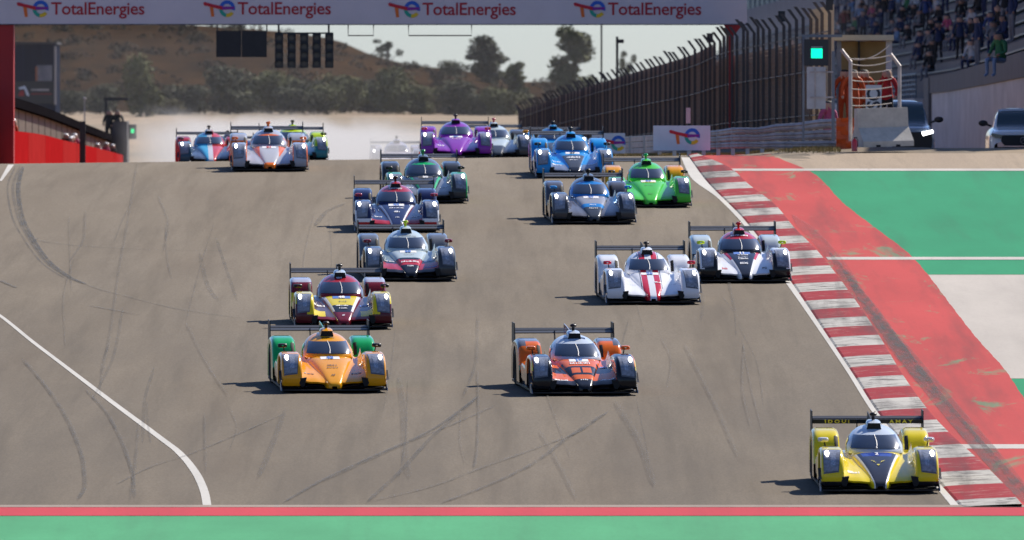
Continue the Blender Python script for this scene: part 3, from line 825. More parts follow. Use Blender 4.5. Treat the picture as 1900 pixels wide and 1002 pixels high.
# corrugated steel barrier at the foot of the fence
rail = empty('guard_rail', tuple(PT(1440, 278, 424)))
RI = Matrix.Translation(-Vector(rail.location))
STEEL = mat('dusty_steel', (.40, .36, .34), .55, .35, var=.3, scale=3)
us = [(1148, 254, 288, 446), (1210, 250, 284, 436), (1260, 244, 280, 430), (1320, 242, 277, 428), (1370, 236, 276, 426), (1400, 236.5, 276, 425.3), (1440, 230, 277, 424.5), (1480, 227, 278, 423.8), (1520, 221, 279, 423), (1557, 219, 280, 422.4)]
fu = [p[0] for p in us]; ft, fb, fd = pchip(fu, [p[1] for p in us]), pchip(fu, [p[2] for p in us]), pchip(fu, [p[3] for p in us])
for k in range(3):
    rows = []
    for u_ in np.linspace(1148, 1557, 60):
        dd = fd(u_); t_, b2 = zrow(ft(u_), dd), zrow(fb(u_), dd); H3 = (t_-b2)/3; row = []
        for q, off in ((.04, .0), (.12, -.05), (.30, -.085), (.44, -.01), (.56, -.01), (.70, -.085), (.88, -.05), (.96, .0)):
            row.append(RI @ Vector((X(u_, dd), dd+off, b2+H3*(k+q))))
        rows.append(row)
    MB().grid(rows).build('rail', STEEL, rail, 50, False)
for u_ in np.linspace(1170, 1550, 15):
    dd = fd(u_)+.05; mm = MB().box(X(u_, dd)-.05, X(u_, dd)+.05, dd, dd+.1, zrow(fb(u_), dd)-.2, zrow(ft(u_), dd)+.0)
    mm.v = [tuple(RI @ Vector(v)) for v in mm.v]; mm.build('rail_post', METAL, rail, 0)
tag(rail, 'three tier corrugated steel barrier at the foot of the catch fence', 'barrier')

# sponsor boards in front of the barrier
BOARD = mat('board_white', (.62, .66, .72), .5, var=.08, scale=2)
def te_board(u0, u1, v0, v1, d, label):
    o = MB().box(X(u0, d)-X((u0+u1)/2, d), X(u1, d)-X((u0+u1)/2, d), 0, .06, 0, (v1-v0)*d/F).build('sponsor_board', BOARD, None, 0)
    o.location = (X((u0+u1)/2, d), d, zrow(v1, d)); h = (v1-v0)*d/F
    emb(o, -.62*h*.72*1.15, -.004, h*.22, h*.66)
    tag(o, label, 'board', 'sponsor boards on the verge')
te_board(1212, 1318, 233, 279, 420.5, 'white board with round colour emblem at the end of the barrier')
te_board(1098, 1160, 247, 290, 437, 'white emblem board half hidden behind the blue race car')
o = MB().box(-.06, .06, 0, .03, 0, .42).build('marker_board', mat('marker_pink', (.62, .42, .45), .6), None, 0); o.location = tuple(PT(1277, 229, 419.5)); o.location.y += 14; o.location = tuple(PT(1277, 229, 433))
tag(o, 'small pale upright marker board on the dark fence', 'sign')

# ------------------------------------------------------------------ marshal post corner
DM = 424.0
CREAM = mat('cream_panel', (.50, .44, .30), .7, var=.1, scale=2); GREYP = mat('pale_grey_paint', (.45, .46, .46), .6, var=.1, scale=3)
sh = empty('marshal_shelter', tuple(PT(1605, 272, 430)))
def part(root, m_, name, ma, deg=0, kid=None):
    L = Vector(root.location); m_.v = [tuple(Vector(v)-L) for v in m_.v]; return m_.build(name, ma, kid or root, deg)
D2 = 430.0
part(sh, MB().box(X(1556, D2), X(1652, D2), D2+1.6, D2+1.7, zrow(305, D2), zrow(76, D2)), 'back_wall', mat('tan_panel', (.30, .22, .10), .8, var=.15, scale=1))
part(sh, MB().box(X(1544, D2), X(1658, D2), D2-.3, D2+1.9, zrow(75, D2), zrow(65, D2)), 'roof', CREAM)
part(sh, MB().box(X(1644, D2), X(1655, D2), D2, D2+.16, zrow(305, D2), zrow(75.5, D2)), 'post', GREYP)
part(sh, MB().box(X(1594, D2), X(1598, D2), D2+1.5, D2+1.59, zrow(305, D2), zrow(76, D2)), 'post', HANG)
part(sh, MB().box(X(1553, D2), X(1561, D2), D2, D2+.12, zrow(305, D2), zrow(75.5, D2)), 'post', mat('steel_blue', (.16, .18, .21), .5, .4))
tag(sh, 'open marshal shelter with cream flat roof behind the concrete block', 'shelter')
lp = empty('signal_light_panel', tuple(PT(1515, 240, 421)))
D3 = 421.0
bx_ = part(lp, MB().box(X(1492, D3), X(1537, D3), D3, D3+.18, zrow(122, D3), zrow(73, D3)), 'light_box', mat('black_case', (.012, .014, .02), .4))
part(lp, MB().box(X(1505, D3), X(1526, D3), D3-.012, D3-.003, zrow(108, D3), zrow(90, D3)), 'lit_screen', mat('lit_green', (0, .6, .35), .5, emit=(.0, 1.0, .52), estr=.85), kid=bx_)
part(lp, MB().box(X(1505, D3), X(1526, D3), D3-.03, D3-.004, zrow(88, D3), zrow(86.5, D3)), 'visor', METAL, kid=bx_)
part(lp, MB().box(X(1497, D3), X(1532, D3), D3+.02, D3+.08, zrow(202, D3), zrow(124, D3)), 'back_plate', GREYP)
part(lp, MB().box(X(1511, D3), X(1514, D3), D3+.0, D3+.018, zrow(200, D3), zrow(126, D3)), 'plate_rib', STEEL)
for v_ in (133, 180): part(lp, MB().box(X(1503, D3), X(1546, D3), D3-.02, D3-.002, zrow(v_+2, D3), zrow(v_-1, D3)), 'bracket', STEEL)
part(lp, MB().box(X(1543, D3), X(1549, D3), D3+.02, D3+.10, zrow(262, D3), zrow(95, D3)), 'post', MATS['steel_blue'])
part(lp, MB().box(X(1488, D3), X(1563, D3), D3+.2, D3+.28, zrow(69, D3), zrow(64, D3)), 'top_bar', MATS['steel_blue'])
part(lp, MB().box(X(1489, D3), X(1493, D3), D3+.2, D3+.28, zrow(262, D3), zrow(69.5, D3)), 'post', MATS['steel_blue'])
tag(lp, 'black signal box with lit green square above a grey plate', 'signal light')
cfp = empty('cable_fence', tuple(PT(1620, 203, 418.6)))
D4 = 418.6
def cpost(u_, vt, bend): return MB().tube([PT(u_, 262, D4), PT(u_, vt+22, D4), PT(u_+bend, vt, D4)], .05, 6)
part(cfp, cpost(1578, 92, -17), 'post', STEEL); part(cfp, cpost(1669, 100, -17), 'post', STEEL)
for k, (va, vb, sag) in enumerate(((108, 84, 12), (109, 102, 3), (119, 112, 6), (134, 129, 3), (149, 146, 4), (165, 161, 3), (181, 177, 3), (196, 191, 2))):
    pts = [PT(1580+75*t + (0 if k else -5), va+(vb-va)*t + sag*4*t*(1-t), D4-.05) for t in np.linspace(0, 1, 11)]
    part(cfp, MB().tube(pts, .014, 5), 'cable', mat('cable_white', (.60, .52, .42), .5))
tag(cfp, 'two bent posts strung with white cables above the concrete block', 'fence')
blk = empty('concrete_block', tuple(PT(1640, 272, 418)))
s4 = F/418.0; w2 = 53/s4
pr = [(-.25, 0), (-.25, .14), (.10, .50), (.14, 1.0), (.36, 1.0), (.40, .5), (.62, .14), (.62, 0)]
CONC = mat('cast_concrete', (.50, .46, .39), .85, var=.14, scale=4, bump=.15)
b_ = MB().prism(pr, 'x', -w2+.08, w2); ob_ = b_.build('block_body', CONC, blk, 0)
for xx in (-.25, .30): MB().box(xx-.06, xx+.06, -.262, -.1, -.0, .05).build('lifting_slot', HOLE, blk, 0)
blk.rotation_euler = (0, R(-1.5), R(20)); tag(blk, 'sloped pale concrete barrier block beside the orange wrapped rail end', 'barrier')
ow = empty('orange_wrap', tuple(PT(1570, 281, 421.5))); D5 = 421.5
rows = []
for k in range(9):
    t = k/8; v_ = 281-62*t
    rows.append([PT(u_, v_ + (0 if j else 0), D5 - .06*math.sin(k*2.2+j)-.04*(j == 2)) - Vector(ow.location) for j, u_ in enumerate((1552, 1560, 1570, 1577+6*t, 1579+8*t))])
rows2 = [[p + Vector((0, .35, 0)) for p in r] for r in rows]
mb = MB(); mb.grid(rows); mb.grid([[a, c_] for a, c_ in zip([r[-1] for r in rows], [r[-1] for r in rows2])]); mb.grid([rows[-1], rows2[-1]]); mb.grid([[a, c_] for a, c_ in zip([r[0] for r in rows], [r[0] for r in rows2])])
mb.build('wrap', mat('orange_tarp', (.62, .10, .02), .6, var=.2, scale=4), ow, 40)
tag(ow, 'bright orange tarpaulin wrapped round the end of the steel barrier', 'tarpaulin')
fe = empty('fire_extinguisher', tuple(PT(1585.5, 281, 417.4)))
MB().lathe([(.0, .0), (.0, .075), (.26, .075), (.31, .05), (.32, .025), (.34, .025), (.34, 0)], 14, 'z').build('cylinder', mat('extinguisher_red', (.5, .01, .012), .35, coat=.5), fe)
MB().box(-.02, .07, -.015, .015, .34, .37).tube([(.05, 0, .35), (.085, 0, .3), (.085, 0, .12)], .01, 5).build('valve', HANG, fe, 0)
tag(fe, 'red fire extinguisher standing between orange tarpaulin and concrete block', 'extinguisher')
bd = MB().box(-.21, .21, 0, .03, 0, .70).build('safety_car_board', mat('board_offwhite', (.62, .62, .60), .6), None, 0); bd.location = tuple(PT(1621, 207, 427))
vs, fs = text_mesh('SC', .03); MB().add([(.16-y*.33, -.004, .33+x*.30) for x, y in vs], fs).build('lettering', BLACK_DECAL, bd, 0, False)
tag(bd, 'white board with SC in black held up in the marshal shelter', 'sign')
for u_, d_, top, hair, lb in ((1567, 429.5, 'orange', 'dark', 'marshal in orange overalls at the left edge of the shelter'), (1583, 428, 'orange', 'cap', 'marshal in orange overalls half hidden by the left cable post'), (1603, 428.6, 'orange', 'dark', 'marshal in orange overalls behind the white board'), (1646, 429, 'red', 'brown', 'marshal in red top at the right end of the shelter')):
    p = PT(u_, 128, d_); person((p.x, p.y, p.z-1.70), 'stand', top, top if top == 'orange' else 'black', hair, random.uniform(-.5, .5), lb, 'marshals in the shelter')
p = PT(1537, 186, 423.4); person((p.x, p.y, p.z-1.70), 'stand', 'pink', 'black', 'dark', .6, 'marshal in pink vest bending behind the steel barrier', None)

# ------------------------------------------------------------------ grandstand with spectators
sx_ = pchip([400, 428, 445, 560, 676, 800, 1000, 1150, 1400], [13.3, 13.82, 14.1, 16.0, 17.5, 17.6, 16.1, 14.7, 12.3])
st = empty('grandstand', (sx_(445), 445, 5.4)); SI = Matrix.Translation(-Vector(st.location))
def spart(m_, name, ma, deg=0):
    m_.v = [tuple(SI @ Vector(v)) for v in m_.v]; return m_.build(name, ma, st, deg)
TREAD, RISE, NR = .45, .60, 8
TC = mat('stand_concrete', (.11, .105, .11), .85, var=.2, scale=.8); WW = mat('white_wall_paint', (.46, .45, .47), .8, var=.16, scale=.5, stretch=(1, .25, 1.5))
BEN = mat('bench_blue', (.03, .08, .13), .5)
def run(prof, d0, d1, name, ma):          # a profile (offset, z) swept along the stand
    ds = [d0] + [q for q in np.arange(440, 1400, 30.0) if d0+5 < q < d1-5] + [d1]
    n = len(prof); m_ = MB().grid([[(sx_(q)+o_, q, z) for o_, z in prof + prof[:1]] for q in ds])
    m_.f.append(tuple(range(n))); e_ = (len(ds)-1)*(n+1); m_.f.append(tuple(e_+i_ for i_ in range(n-1, -1, -1)))
    return spart(m_, name, ma)
Z0 = 7.97
run([(0, 4.8), (0, 7.25), (.3, 7.25), (.3, 4.8)], 428, 674, 'front_wall', WW)
run([(-.06, 7.252), (-.06, Z0-.01), (.3, Z0-.01), (.3, 7.252)], 428, 676, 'edge_beam', TC)
run([(-.5, 4.0), (-.5, 7.05), (1.2, 7.05), (1.2, 4.0)], 684, 1150, 'front_wall', WW)
spart(MB().box(sx_(679)-.12, sx_(679)+.3, 675, 683, 4.5, 7.9), 'pillar', mat('dark_joint', (.10, .10, .11), .8))
for k in range(NR):
    o0 = TREAD*k + .3; z1 = Z0 + RISE*k
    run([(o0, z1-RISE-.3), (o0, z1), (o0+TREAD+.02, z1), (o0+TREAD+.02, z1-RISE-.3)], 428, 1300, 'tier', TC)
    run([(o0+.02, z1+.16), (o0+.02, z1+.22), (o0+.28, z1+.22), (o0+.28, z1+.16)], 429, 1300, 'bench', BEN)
zb_ = Z0 + RISE*NR; ob2 = TREAD*NR+.3
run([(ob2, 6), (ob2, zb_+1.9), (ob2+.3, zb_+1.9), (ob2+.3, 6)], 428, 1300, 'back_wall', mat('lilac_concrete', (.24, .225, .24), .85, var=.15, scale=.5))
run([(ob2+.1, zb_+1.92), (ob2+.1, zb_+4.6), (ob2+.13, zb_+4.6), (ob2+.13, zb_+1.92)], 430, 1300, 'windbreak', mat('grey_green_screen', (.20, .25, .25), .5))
for d in range(700, 1300, 14):
    spart(MB().box(sx_(d)+ob2-.05, sx_(d)+ob2+.06, d, d+.12, zb_+1.9, zb_+4.7), 'windbreak_post', MATS['bench_blue'])
for d in np.arange(684, 900, 5.0): spart(MB().box(sx_(d)-.45, sx_(d)-.40, d, d+.06, 7.05, 8.1), 'railing_post', BEN)
for z_ in (7.25, 7.45, 7.65, 7.85, 8.1):
    spart(MB().tube([(sx_(q)-.42, q, z_) for q in range(684, 1100, 26)], .025, 5), 'railing_bar', mat('rail_blue_grey', (.26, .33, .37), .5))
tag(st, 'shaded concrete grandstand with blue benches above a white wall', 'grandstand')
crowd = []
rc = random.Random(99)
tops = ['black']*9 + ['navy']*4 + ['grey']*2 + ['white']*2 + ['red', 'pale blue', 'green', 'maroon', 'pink', 'dark blue']
ORD_ = ['first', 'second', 'third', 'fourth', 'fifth', 'sixth', 'seventh', 'eighth', 'ninth', 'tenth', 'eleventh', 'twelfth', 'thirteenth', 'fourteenth', 'fifteenth', 'sixteenth']
ROWN = ['front', 'second', 'third', 'fourth', 'fifth', 'sixth', 'seventh', 'topmost']
for k in range(NR):
    row = []; used = []
    want = [3, 8, 10, 12, 13, 14, 15, 16][k]; tries = 0
    while len(row) < want and tries < 400:
        tries += 1
        d = rc.uniform(450, 1050)
        x = sx_(d)+TREAD*k+.42; z = Z0+RISE*k+.20; u_ = 950+F*x/d; v_ = VH-F*(z+.5-HC)/d
        if not (1556 < u_ < 1897 and -8 < v_ < 150): continue
        if k < 3 and u_ < 1690: continue
        if any(abs(u_-q) < 1000/d*9 for q in used): continue
        used.append(u_); row.append((u_, d, x, z))
    row.sort()
    for i_, (u_, d, x, z) in enumerate(row):
        top = rc.choice(tops); pose = rc.choice(('seat', 'seat', 'seat', 'stand', 'phone'))
        pz = z + (.02 if pose == 'seat' else -.19)
        lab = f"spectator {'sitting' if pose == 'seat' else 'standing'} in {top} top, {ORD_[i_]} from the left in the {ROWN[k]} row"
        person((x+(.0 if pose == 'seat' else -.15), d, pz), pose, top, rc.choice(('black', 'navy', 'grey')), rc.choice(('dark', 'brown', 'cap')), R(rc.uniform(-80, -10)), lab, 'spectators in the grandstand', rc.randint(0, 1), rc.uniform(.92, 1.08))
p = PT(1856, 118, 447); person((p.x, p.y, p.z), 'seat', 'green', 'pale blue', 'cap', R(-40), 'spectator in green shirt and cap perched on the front edge of the stand', 'spectators in the grandstand', 1)

# ------------------------------------------------------------------ parked road cars
def road_car(u, v, d, Wd, Hh, Ln, colr, label, suv, lamp_on, extra=None, yaw=0):
    e = empty('parked_car', tuple(PT(u, v, d))); e.rotation_euler = (0, 0, yaw)
    hw = Wd/2; bn = Hh*.60 if suv else Hh*.62
    PA = mat('car_paint_' + ('suv' if suv else 'hatch'), colr, .3, coat=.9); DK = mat('car_black_trim', (.012, .012, .014), .45)
    ys = [0, .04, .12, .35, .9, 1.25, 2.4, Ln-.5, Ln-.1, Ln]; zt = pchip(ys, [bn*.60, bn*.84, bn*.92, bn*.97, bn*1.03, bn*1.06, bn*1.08, bn*1.05, bn*.95, bn*.8]); ww = pchip(ys, [hw*.86, hw*.92, hw*.96, hw, hw, hw, hw, hw*.99, hw*.94, hw*.88])
    MB().grid([[(x, y, z) for x, z in arc(ww(y), .22, zt(y), 6, 31)] for y in list(np.linspace(0, .4, 12)) + list(np.linspace(.5, Ln, 16))]).build('body', PA, e, 60)
    cs = [.95, 1.1, 1.5, 1.75, 2.2, Ln-.9, Ln-.3]; ct = pchip(cs, [bn*1.0, bn+.1*(Hh-bn), bn+.82*(Hh-bn), Hh*.985, Hh, Hh*.97, bn*1.05]); cw = pchip(cs, [hw*.84, hw*.85, hw*.79, hw*.76, hw*.75, hw*.74, hw*.78])
    cab = lambda y: [(x, y, z) for x, z in arc(cw(y), bn*.95, ct(y), 5, 25)]
    MB().grid([cab(y) for y in np.linspace(.95, Ln-.3, 24)]).build('cabin', PA, e, 60)
    rows = []
    for y in np.linspace(1.04, 1.66, 9):
        w = cw(y)*.88; rows.append([(x, y-.03, ct(y)-.015*(x/w)**2+.012) for x in np.linspace(-w, w, 11)])
    MB().grid(rows).build('windscreen', mat('car_glass', (.03, .05, .05), .08, coat=1), e, 60)
    MB().prism([(-hw*.62, bn*.80), (hw*.62, bn*.80), (hw*.66, bn*.62), (hw*.55, bn*.48), (-hw*.55, bn*.48), (-hw*.66, bn*.62)], 'y', -.03, .1).build('grille', DK, e, 0)
    MB().prism([(-hw*.84, bn*.44), (hw*.84, bn*.44), (hw*.80, .20), (-hw*.80, .20)], 'y', -.035, .15).build('lower_grille', DK, e, 0)
    if suv: MB().prism([(-hw*.90, bn*.80), (hw*.90, bn*.80), (hw*.93, bn*.6), (hw*.88, .2), (-hw*.88, .2), (-hw*.93, bn*.6)], 'y', -.022, .2).build('front_cladding', DK, e, 0)
    for s in (-1, 1):
        h = MB().prism([(s*hw*.62, bn*.80), (s*hw*.93, bn*.86), (s*hw*.95, bn*.78), (s*hw*.66, bn*.70)], 'y', -.035, .2).build('headlight', mat('road_lamp_lit', (.8, .8, .8), .3, emit=(1, 1, .98), estr=5) if lamp_on and s > 0 else mat('road_lamp', (.06, .07, .08), .15, coat=1), e, 0)
        mm = MB().ball((s*(hw+.13), 1.18, bn+.14), .13, .07, .085, 10, 6); mm.tube([(s*hw*.9, 1.22, bn+.06), (s*(hw+.08), 1.2, bn+.12)], .03, 5); mm.build('wing_mirror', DK, e, 60)
        for y in (.85, Ln-.85):
            w = MB().lathe([(-.11, .20), (-.11, .30), (-.08, .335), (.08, .335), (.11, .30), (.11, .2)], 20).build('wheel', TYRE, e, 40); w.location = (s*(hw-.13), y, .335)
    if extra: extra(e, hw, bn)
    return tag(e, label, 'car', 'road cars parked below the grandstand')
road_car(1669, 300, 436, 1.92, 1.66, 4.6, (.24, .30, .36), 'dark fronted grey blue off-roader parked behind the concrete block', True, True)
def star(e, hw, bn):
    mm = MB(); c_ = (0, -.045, bn*.64)
    mm.tube([(c_[0]+.085*math.cos(t), c_[1], c_[2]+.085*math.sin(t)) for t in np.linspace(0, 2*math.pi, 17)], .010, 5, False)
    for k in range(3):
        a = math.pi/2+k*2*math.pi/3; mm.tube([c_, (c_[0]+.085*math.cos(a), c_[1], c_[2]+.085*math.sin(a))], .008, 4)
    mm.build('emblem', STEEL, e, 60)
    for s in (-1, 1):
        MB().prism([(s*hw*.50, bn*.36), (s*hw*.60, bn*.34), (s*hw*.80, .22), (s*hw*.80, .16), (s*hw*.58, .24)], 'y', -.06, -.038).build('red_lip', mat('lip_red', (.45, .01, .02), .4), e, 0)
    MB().prism([(-hw*.60, bn*1.60), (hw*.60, bn*1.60), (hw*.60, bn*1.56), (-hw*.60, bn*1.56)], 'y', 1.50, 1.52).build('sun_strip', BOARD, e, 0)
road_car(1899, 300, 434, 1.84, 1.44, 4.4, (.85, .86, .84), 'white hatchback with black grille and red lip at the right edge', False, False, star)

# ------------------------------------------------------------------ pit wall on the left
def px_(d): return -15.85 - (d-500)*.0099
pw = empty('pit_wall', (px_(500), 500, gz(px_(500), 500))); PI_ = Matrix.Translation(-Vector(pw.location))
def ppart(m_, name, ma, deg=0, kid=None):
    m_.v = [tuple(PI_ @ Vector(v)) for v in m_.v]; return m_.build(name, ma, kid or pw, deg)
top_r = pchip([440, 500, 560, 620, 700, 790], [zrow(228, 440), zrow(240, 500), zrow(248, 560), zrow(262, 620), zrow(276, 700), zrow(291, 790)])
bot_k = pchip([440, 500, 600, 700, 790], [zrow(165, 440), zrow(183, 500), zrow(215, 600), zrow(246, 700), zrow(266, 790)])
REDW = [mat('pit_wall_red', (.33, .012, .014), .9, var=.12, scale=1, spec=0), mat('pit_wall_red_faded', (.33, .022, .022), .9, var=.14, scale=1, spec=0)]
dj = [452, 490, 516, 545, 575, 610, 650, 690, 740, 790]
for k in range(len(dj)-1):
    a, b_ = dj[k]+.25, dj[k+1]
    ds = np.linspace(a, b_, 6); rows = []
    for d in ds:
        x, t_, g_ = px_(d), top_r(d), gz(px_(d), d)-1.0
        rows.append([(x-.3, d, g_), (x-.3, d, t_), (x, d, t_), (x, d, g_)])
    m_ = MB().grid(rows); m_.f.append((0, 1, 2, 3)); o_ = len(m_.v)-4; m_.f.append((o_, o_+3, o_+2, o_+1))
    ppart(m_, 'wall_panel', REDW[k % 2])
d = 456.0
TANP = mat('pit_mesh_tan', (.42, .35, .27), .8)
while d < 790:
    x = px_(d)-.75; ppart(MB().box(x-.035, x+.035, d-.035, d+.035, top_r(d)-.2, bot_k(d)), 'fence_post', mat('fence_post_grey', (.16, .14, .12), .6)); d += 12
mm = MB(); d = 454.0
while d < 790:
    x = px_(d)-.75; mm.tube([(x, d, top_r(d)), (x, d, bot_k(d))], .022, 3, False); d += .8
for k in range(14):
    q = (k+.5)/14; mm.tube([(px_(t)-.75, t, top_r(t)+q*(bot_k(t)-top_r(t))) for t in np.linspace(454, 790, 20)], .010, 3, False)
o = ppart(mm, 'fence_mesh', TANP); o['kind'] = 'stuff'
m_ = MB().grid([[(px_(t)-.9, t, top_r(t)-.6) for t in np.linspace(454, 790, 12)], [(px_(t)-.9, t, bot_k(t)) for t in np.linspace(454, 790, 12)]])
ppart(m_, 'back_panel', mat('pit_back_grey', (.36, .31, .25), .8, var=.2, scale=.6, stretch=(1, .3, .3)))
ds = np.linspace(448, 792, 14); rows = []
for d in ds:
    x, b0 = px_(d), bot_k(d); h = .32
    rows.append([(x-.50, d, b0), (x-.50, d, b0+h), (x-.98, d, b0+h+.03), (x-.98, d, b0), (x-.50, d, b0)])
ppart(MB().grid(rows), 'awning', mat('awning_black', (.010, .009, .011), 1.0, var=.3, scale=1, spec=0.0), 0)
tag(pw, 'long red pit wall with mesh fence and dark awning', 'wall')
for u_, vh, d_, top, hair, lb in ((9, 205, 496, 'maroon', 'helmet', 'crew member leaning at the near end of the pit wall'), (78, 218, 540, 'orange', 'helmet', 'crew member in orange with white helmet behind the pit wall'),
        (146, 246, 640, 'black', 'helmet', 'white helmeted crew member left of the dark pit post'), (158, 252, 650, 'grey', 'helmet', 'white helmeted crew member right of the dark pit post'), (167, 250, 655, 'red', 'helmet', 'crew member with white helmet in red beside two others'),
        (176, 246, 660, 'pink', 'helmet', 'crew member with white helmet in pink, tallest of the pit wall group'), (201, 264, 720, 'white', 'helmet', 'far crew member with white helmet in white top'), (215, 263, 745, 'pink', 'helmet', 'far crew member with white helmet in pink top'), (225, 266, 765, 'black', 'helmet', 'farthest crew member in black at the end of the pit wall')):
    p = PT(u_, vh, d_); person((px_(d_)-.45, d_, p.z-1.72), 'stand', top, 'black', hair, R(random.uniform(20, 80)), lb, 'crew along the pit wall')
ppart(MB().box(X(147, 640), X(158, 640), 640.5, 640.7, 3, zrow(225, 640)), 'dark_post', HANG)
# pit building, timing stand, green light
pb = empty('pit_building', (X(66, 900), 900, gz(X(66, 900), 900)-.5))
D6 = 900.0
part(pb, MB().box(X(-40, D6), X(103, D6), D6, D6+9, 2, zrow(82, D6)), 'wall', mat('navy_cladding', (.018, .024, .045), 1.0, var=.25, scale=2, stretch=(4, 1, .1), spec=0))
part(pb, MB().box(X(-42, D6), X(106, D6), D6-.2, D6+9.2, zrow(81.8, D6), zrow(78, D6)), 'roof_edge', mat('roof_dark', (.03, .03, .035), .6))
part(pb, MB().box(X(27, D6), X(102, D6), D6-.10, D6-.02, zrow(192, D6), zrow(151, D6)), 'lower_panel', HANG)
part(pb, MB().box(X(68, D6), X(97, D6), D6-.08, D6-.02, zrow(150.5, D6), zrow(121, D6)), 'poster', mat('grey_poster', (.30, .29, .30), .6, col2=(.10, .10, .13), scale=.9))
part(pb, MB().box(X(66, D6), X(69.5, D6), D6-.12, D6-.081, zrow(150, D6), zrow(124, D6)), 'poster_edge', mat('poster_orange', (.40, .13, .06), .6))
part(pb, MB().box(X(101, D6), X(104.5, D6), D6-.3, D6-.11, zrow(194, D6), zrow(86, D6)), 'corner_post', mat('corner_pale', (.40, .36, .33), .7))
part(pb, MB().add([tuple(PT(u_, v_, D6-.16)) for u_, v_ in ((34, 163), (46, 159), (49, 163), (55, 178), (50, 178), (45, 165), (36, 166))], [(0, 1, 2, 5, 6), (2, 3, 4, 5)]), 'emblem', BOARD)
part(pb, MB().add([tuple(PT(u_, v_, D6-.16)) for u_, v_ in ((33, 178), (38, 168), (44, 168), (45, 178))], [(0, 1, 2, 3)]), 'emblem', GRED)
part(pb, MB().box(X(58, D6), X(91, D6), D6-.13, D6-.11, zrow(168.5, D6), zrow(165, D6)), 'sign_strip', STEEL)
part(pb, MB().box(X(58, D6), X(96, D6), D6-.13, D6-.11, zrow(175, D6), zrow(173.5, D6)), 'sign_strip', GRED)
tag(pb, 'navy blue pit building with grey poster and black sign panel', 'building')
ts = empty('timing_stand', tuple(PT(225, 300, 770))); D7 = 770.0
part(ts, MB().box(X(208, D7), X(236, D7), D7, D7+4, 2, zrow(225, D7)), 'cabin', mat('cabin_dark', (.04, .035, .04), .7))
part(ts, MB().box(X(238, D7), X(253, D7), D7-.05, D7+.1, zrow(258, D7), zrow(231, D7)), 'signal_case', HANG)
part(ts, MB().box(X(243, D7), X(249, D7), D7-.09, D7-.055, zrow(247, D7), zrow(239, D7)), 'signal_lamp', mat('lit_green_far', (0, .5, .2), .5, emit=(.02, 1, .3), estr=.6))
part(ts, MB().box(X(187, D7), X(233, D7), D7+6, D7+6.2, zrow(186, D7), zrow(181, D7)).box(X(189, D7), X(193, D7), D7+6, D7+6.2, 2, zrow(186.2, D7)), 'sign_gallows', HANG)
part(ts, MB().tube([PT(157, 260, D7-60), PT(157, 184, D7-60)], .03, 5).ball(PT(157, 183, D7-60), .07, .07, .07, 8, 5), 'lamp_post', STEEL)
tag(ts, 'dark timing cabin with green signal at the end of the pit wall', 'cabin')
for u_, lb in ((203, 'dark clad person standing left on the timing cabin'), (218, 'dark clad person standing right on the timing cabin')):
    p = PT(u_, 204, D7+.5); person((p.x, p.y, p.z-1.70), 'stand', 'black', 'black', 'dark', 0, lb, 'people by the timing cabin')

# thin dust drifting over the low ground before the hill
hz = MB().box(-26, 26, -205, 205, -4.0, 5.0).build('drifting_dust', None, None, 0); hz.location = (-4, 930, 6.5)
hm = bpy.data.materials.new('drifting_dust'); hm.use_nodes = True; hn = hm.node_tree; hn.nodes.clear()
ho = hn.nodes.new('ShaderNodeOutputMaterial'); hv = hn.nodes.new('ShaderNodeVolumePrincipled')
hv.inputs['Color'].default_value = (.90, .86, .85, 1); hv.inputs['Density'].default_value = .00018
hn.links.new(hv.outputs[0], ho.inputs['Volume']); hz.data.materials[0] = hm
tag(hz, 'thin veil of drifting dust before the foot of the hill', 'dust', kind='stuff')
# ------------------------------------------------------------------ the racing car: shared meshes
NY = [-2.45, -2.41, -2.33, -2.1, -1.8, -1.4, -1.0, -.8, -.5, .3, 1.0, 2.0, 2.2]
nose_w = pchip(NY, [.05, .105, .14, .20, .265, .35, .435, .475, .51, .53, .45, .30, .26])
nose_c = pchip(NY, [.13, .175, .215, .305, .405, .515, .598, .622, .628, .62, .60, .50, .44])
def nose_z(x, y):
    w = nose_w(y)*1.001
    return .09 + (nose_c(y)-.09)*max(1-(abs(x)/w)**4.5, 0.0)**(1/4.5)
CY = [-.99, -.97, -.93, -.86, -.75, -.6, -.4, -.15, .15, .5, 1.0, 1.6, 2.1]
can_w = pchip(CY, [.10, .20, .28, .355, .415, .455, .472, .465, .445, .40, .30, .18, .10])
can_c = pchip(CY, [.60, .622, .65, .69, .745, .815, .895, .965, .998, .975, .88, .70, .58])
def can_z(x, y):
    w = can_w(y)*1.001
    return .57 + (can_c(y)-.57)*max(1-(abs(x)/w)**2.4, 0.0)**(1/2.4)
def can_y(x, z):                        # where the front of the canopy reaches height z
    lo_, hi_ = -.99, .15
    for _ in range(30):
        m_ = (lo_+hi_)/2
        if can_z(x, m_) < z: lo_ = m_
        else: hi_ = m_
    return hi_

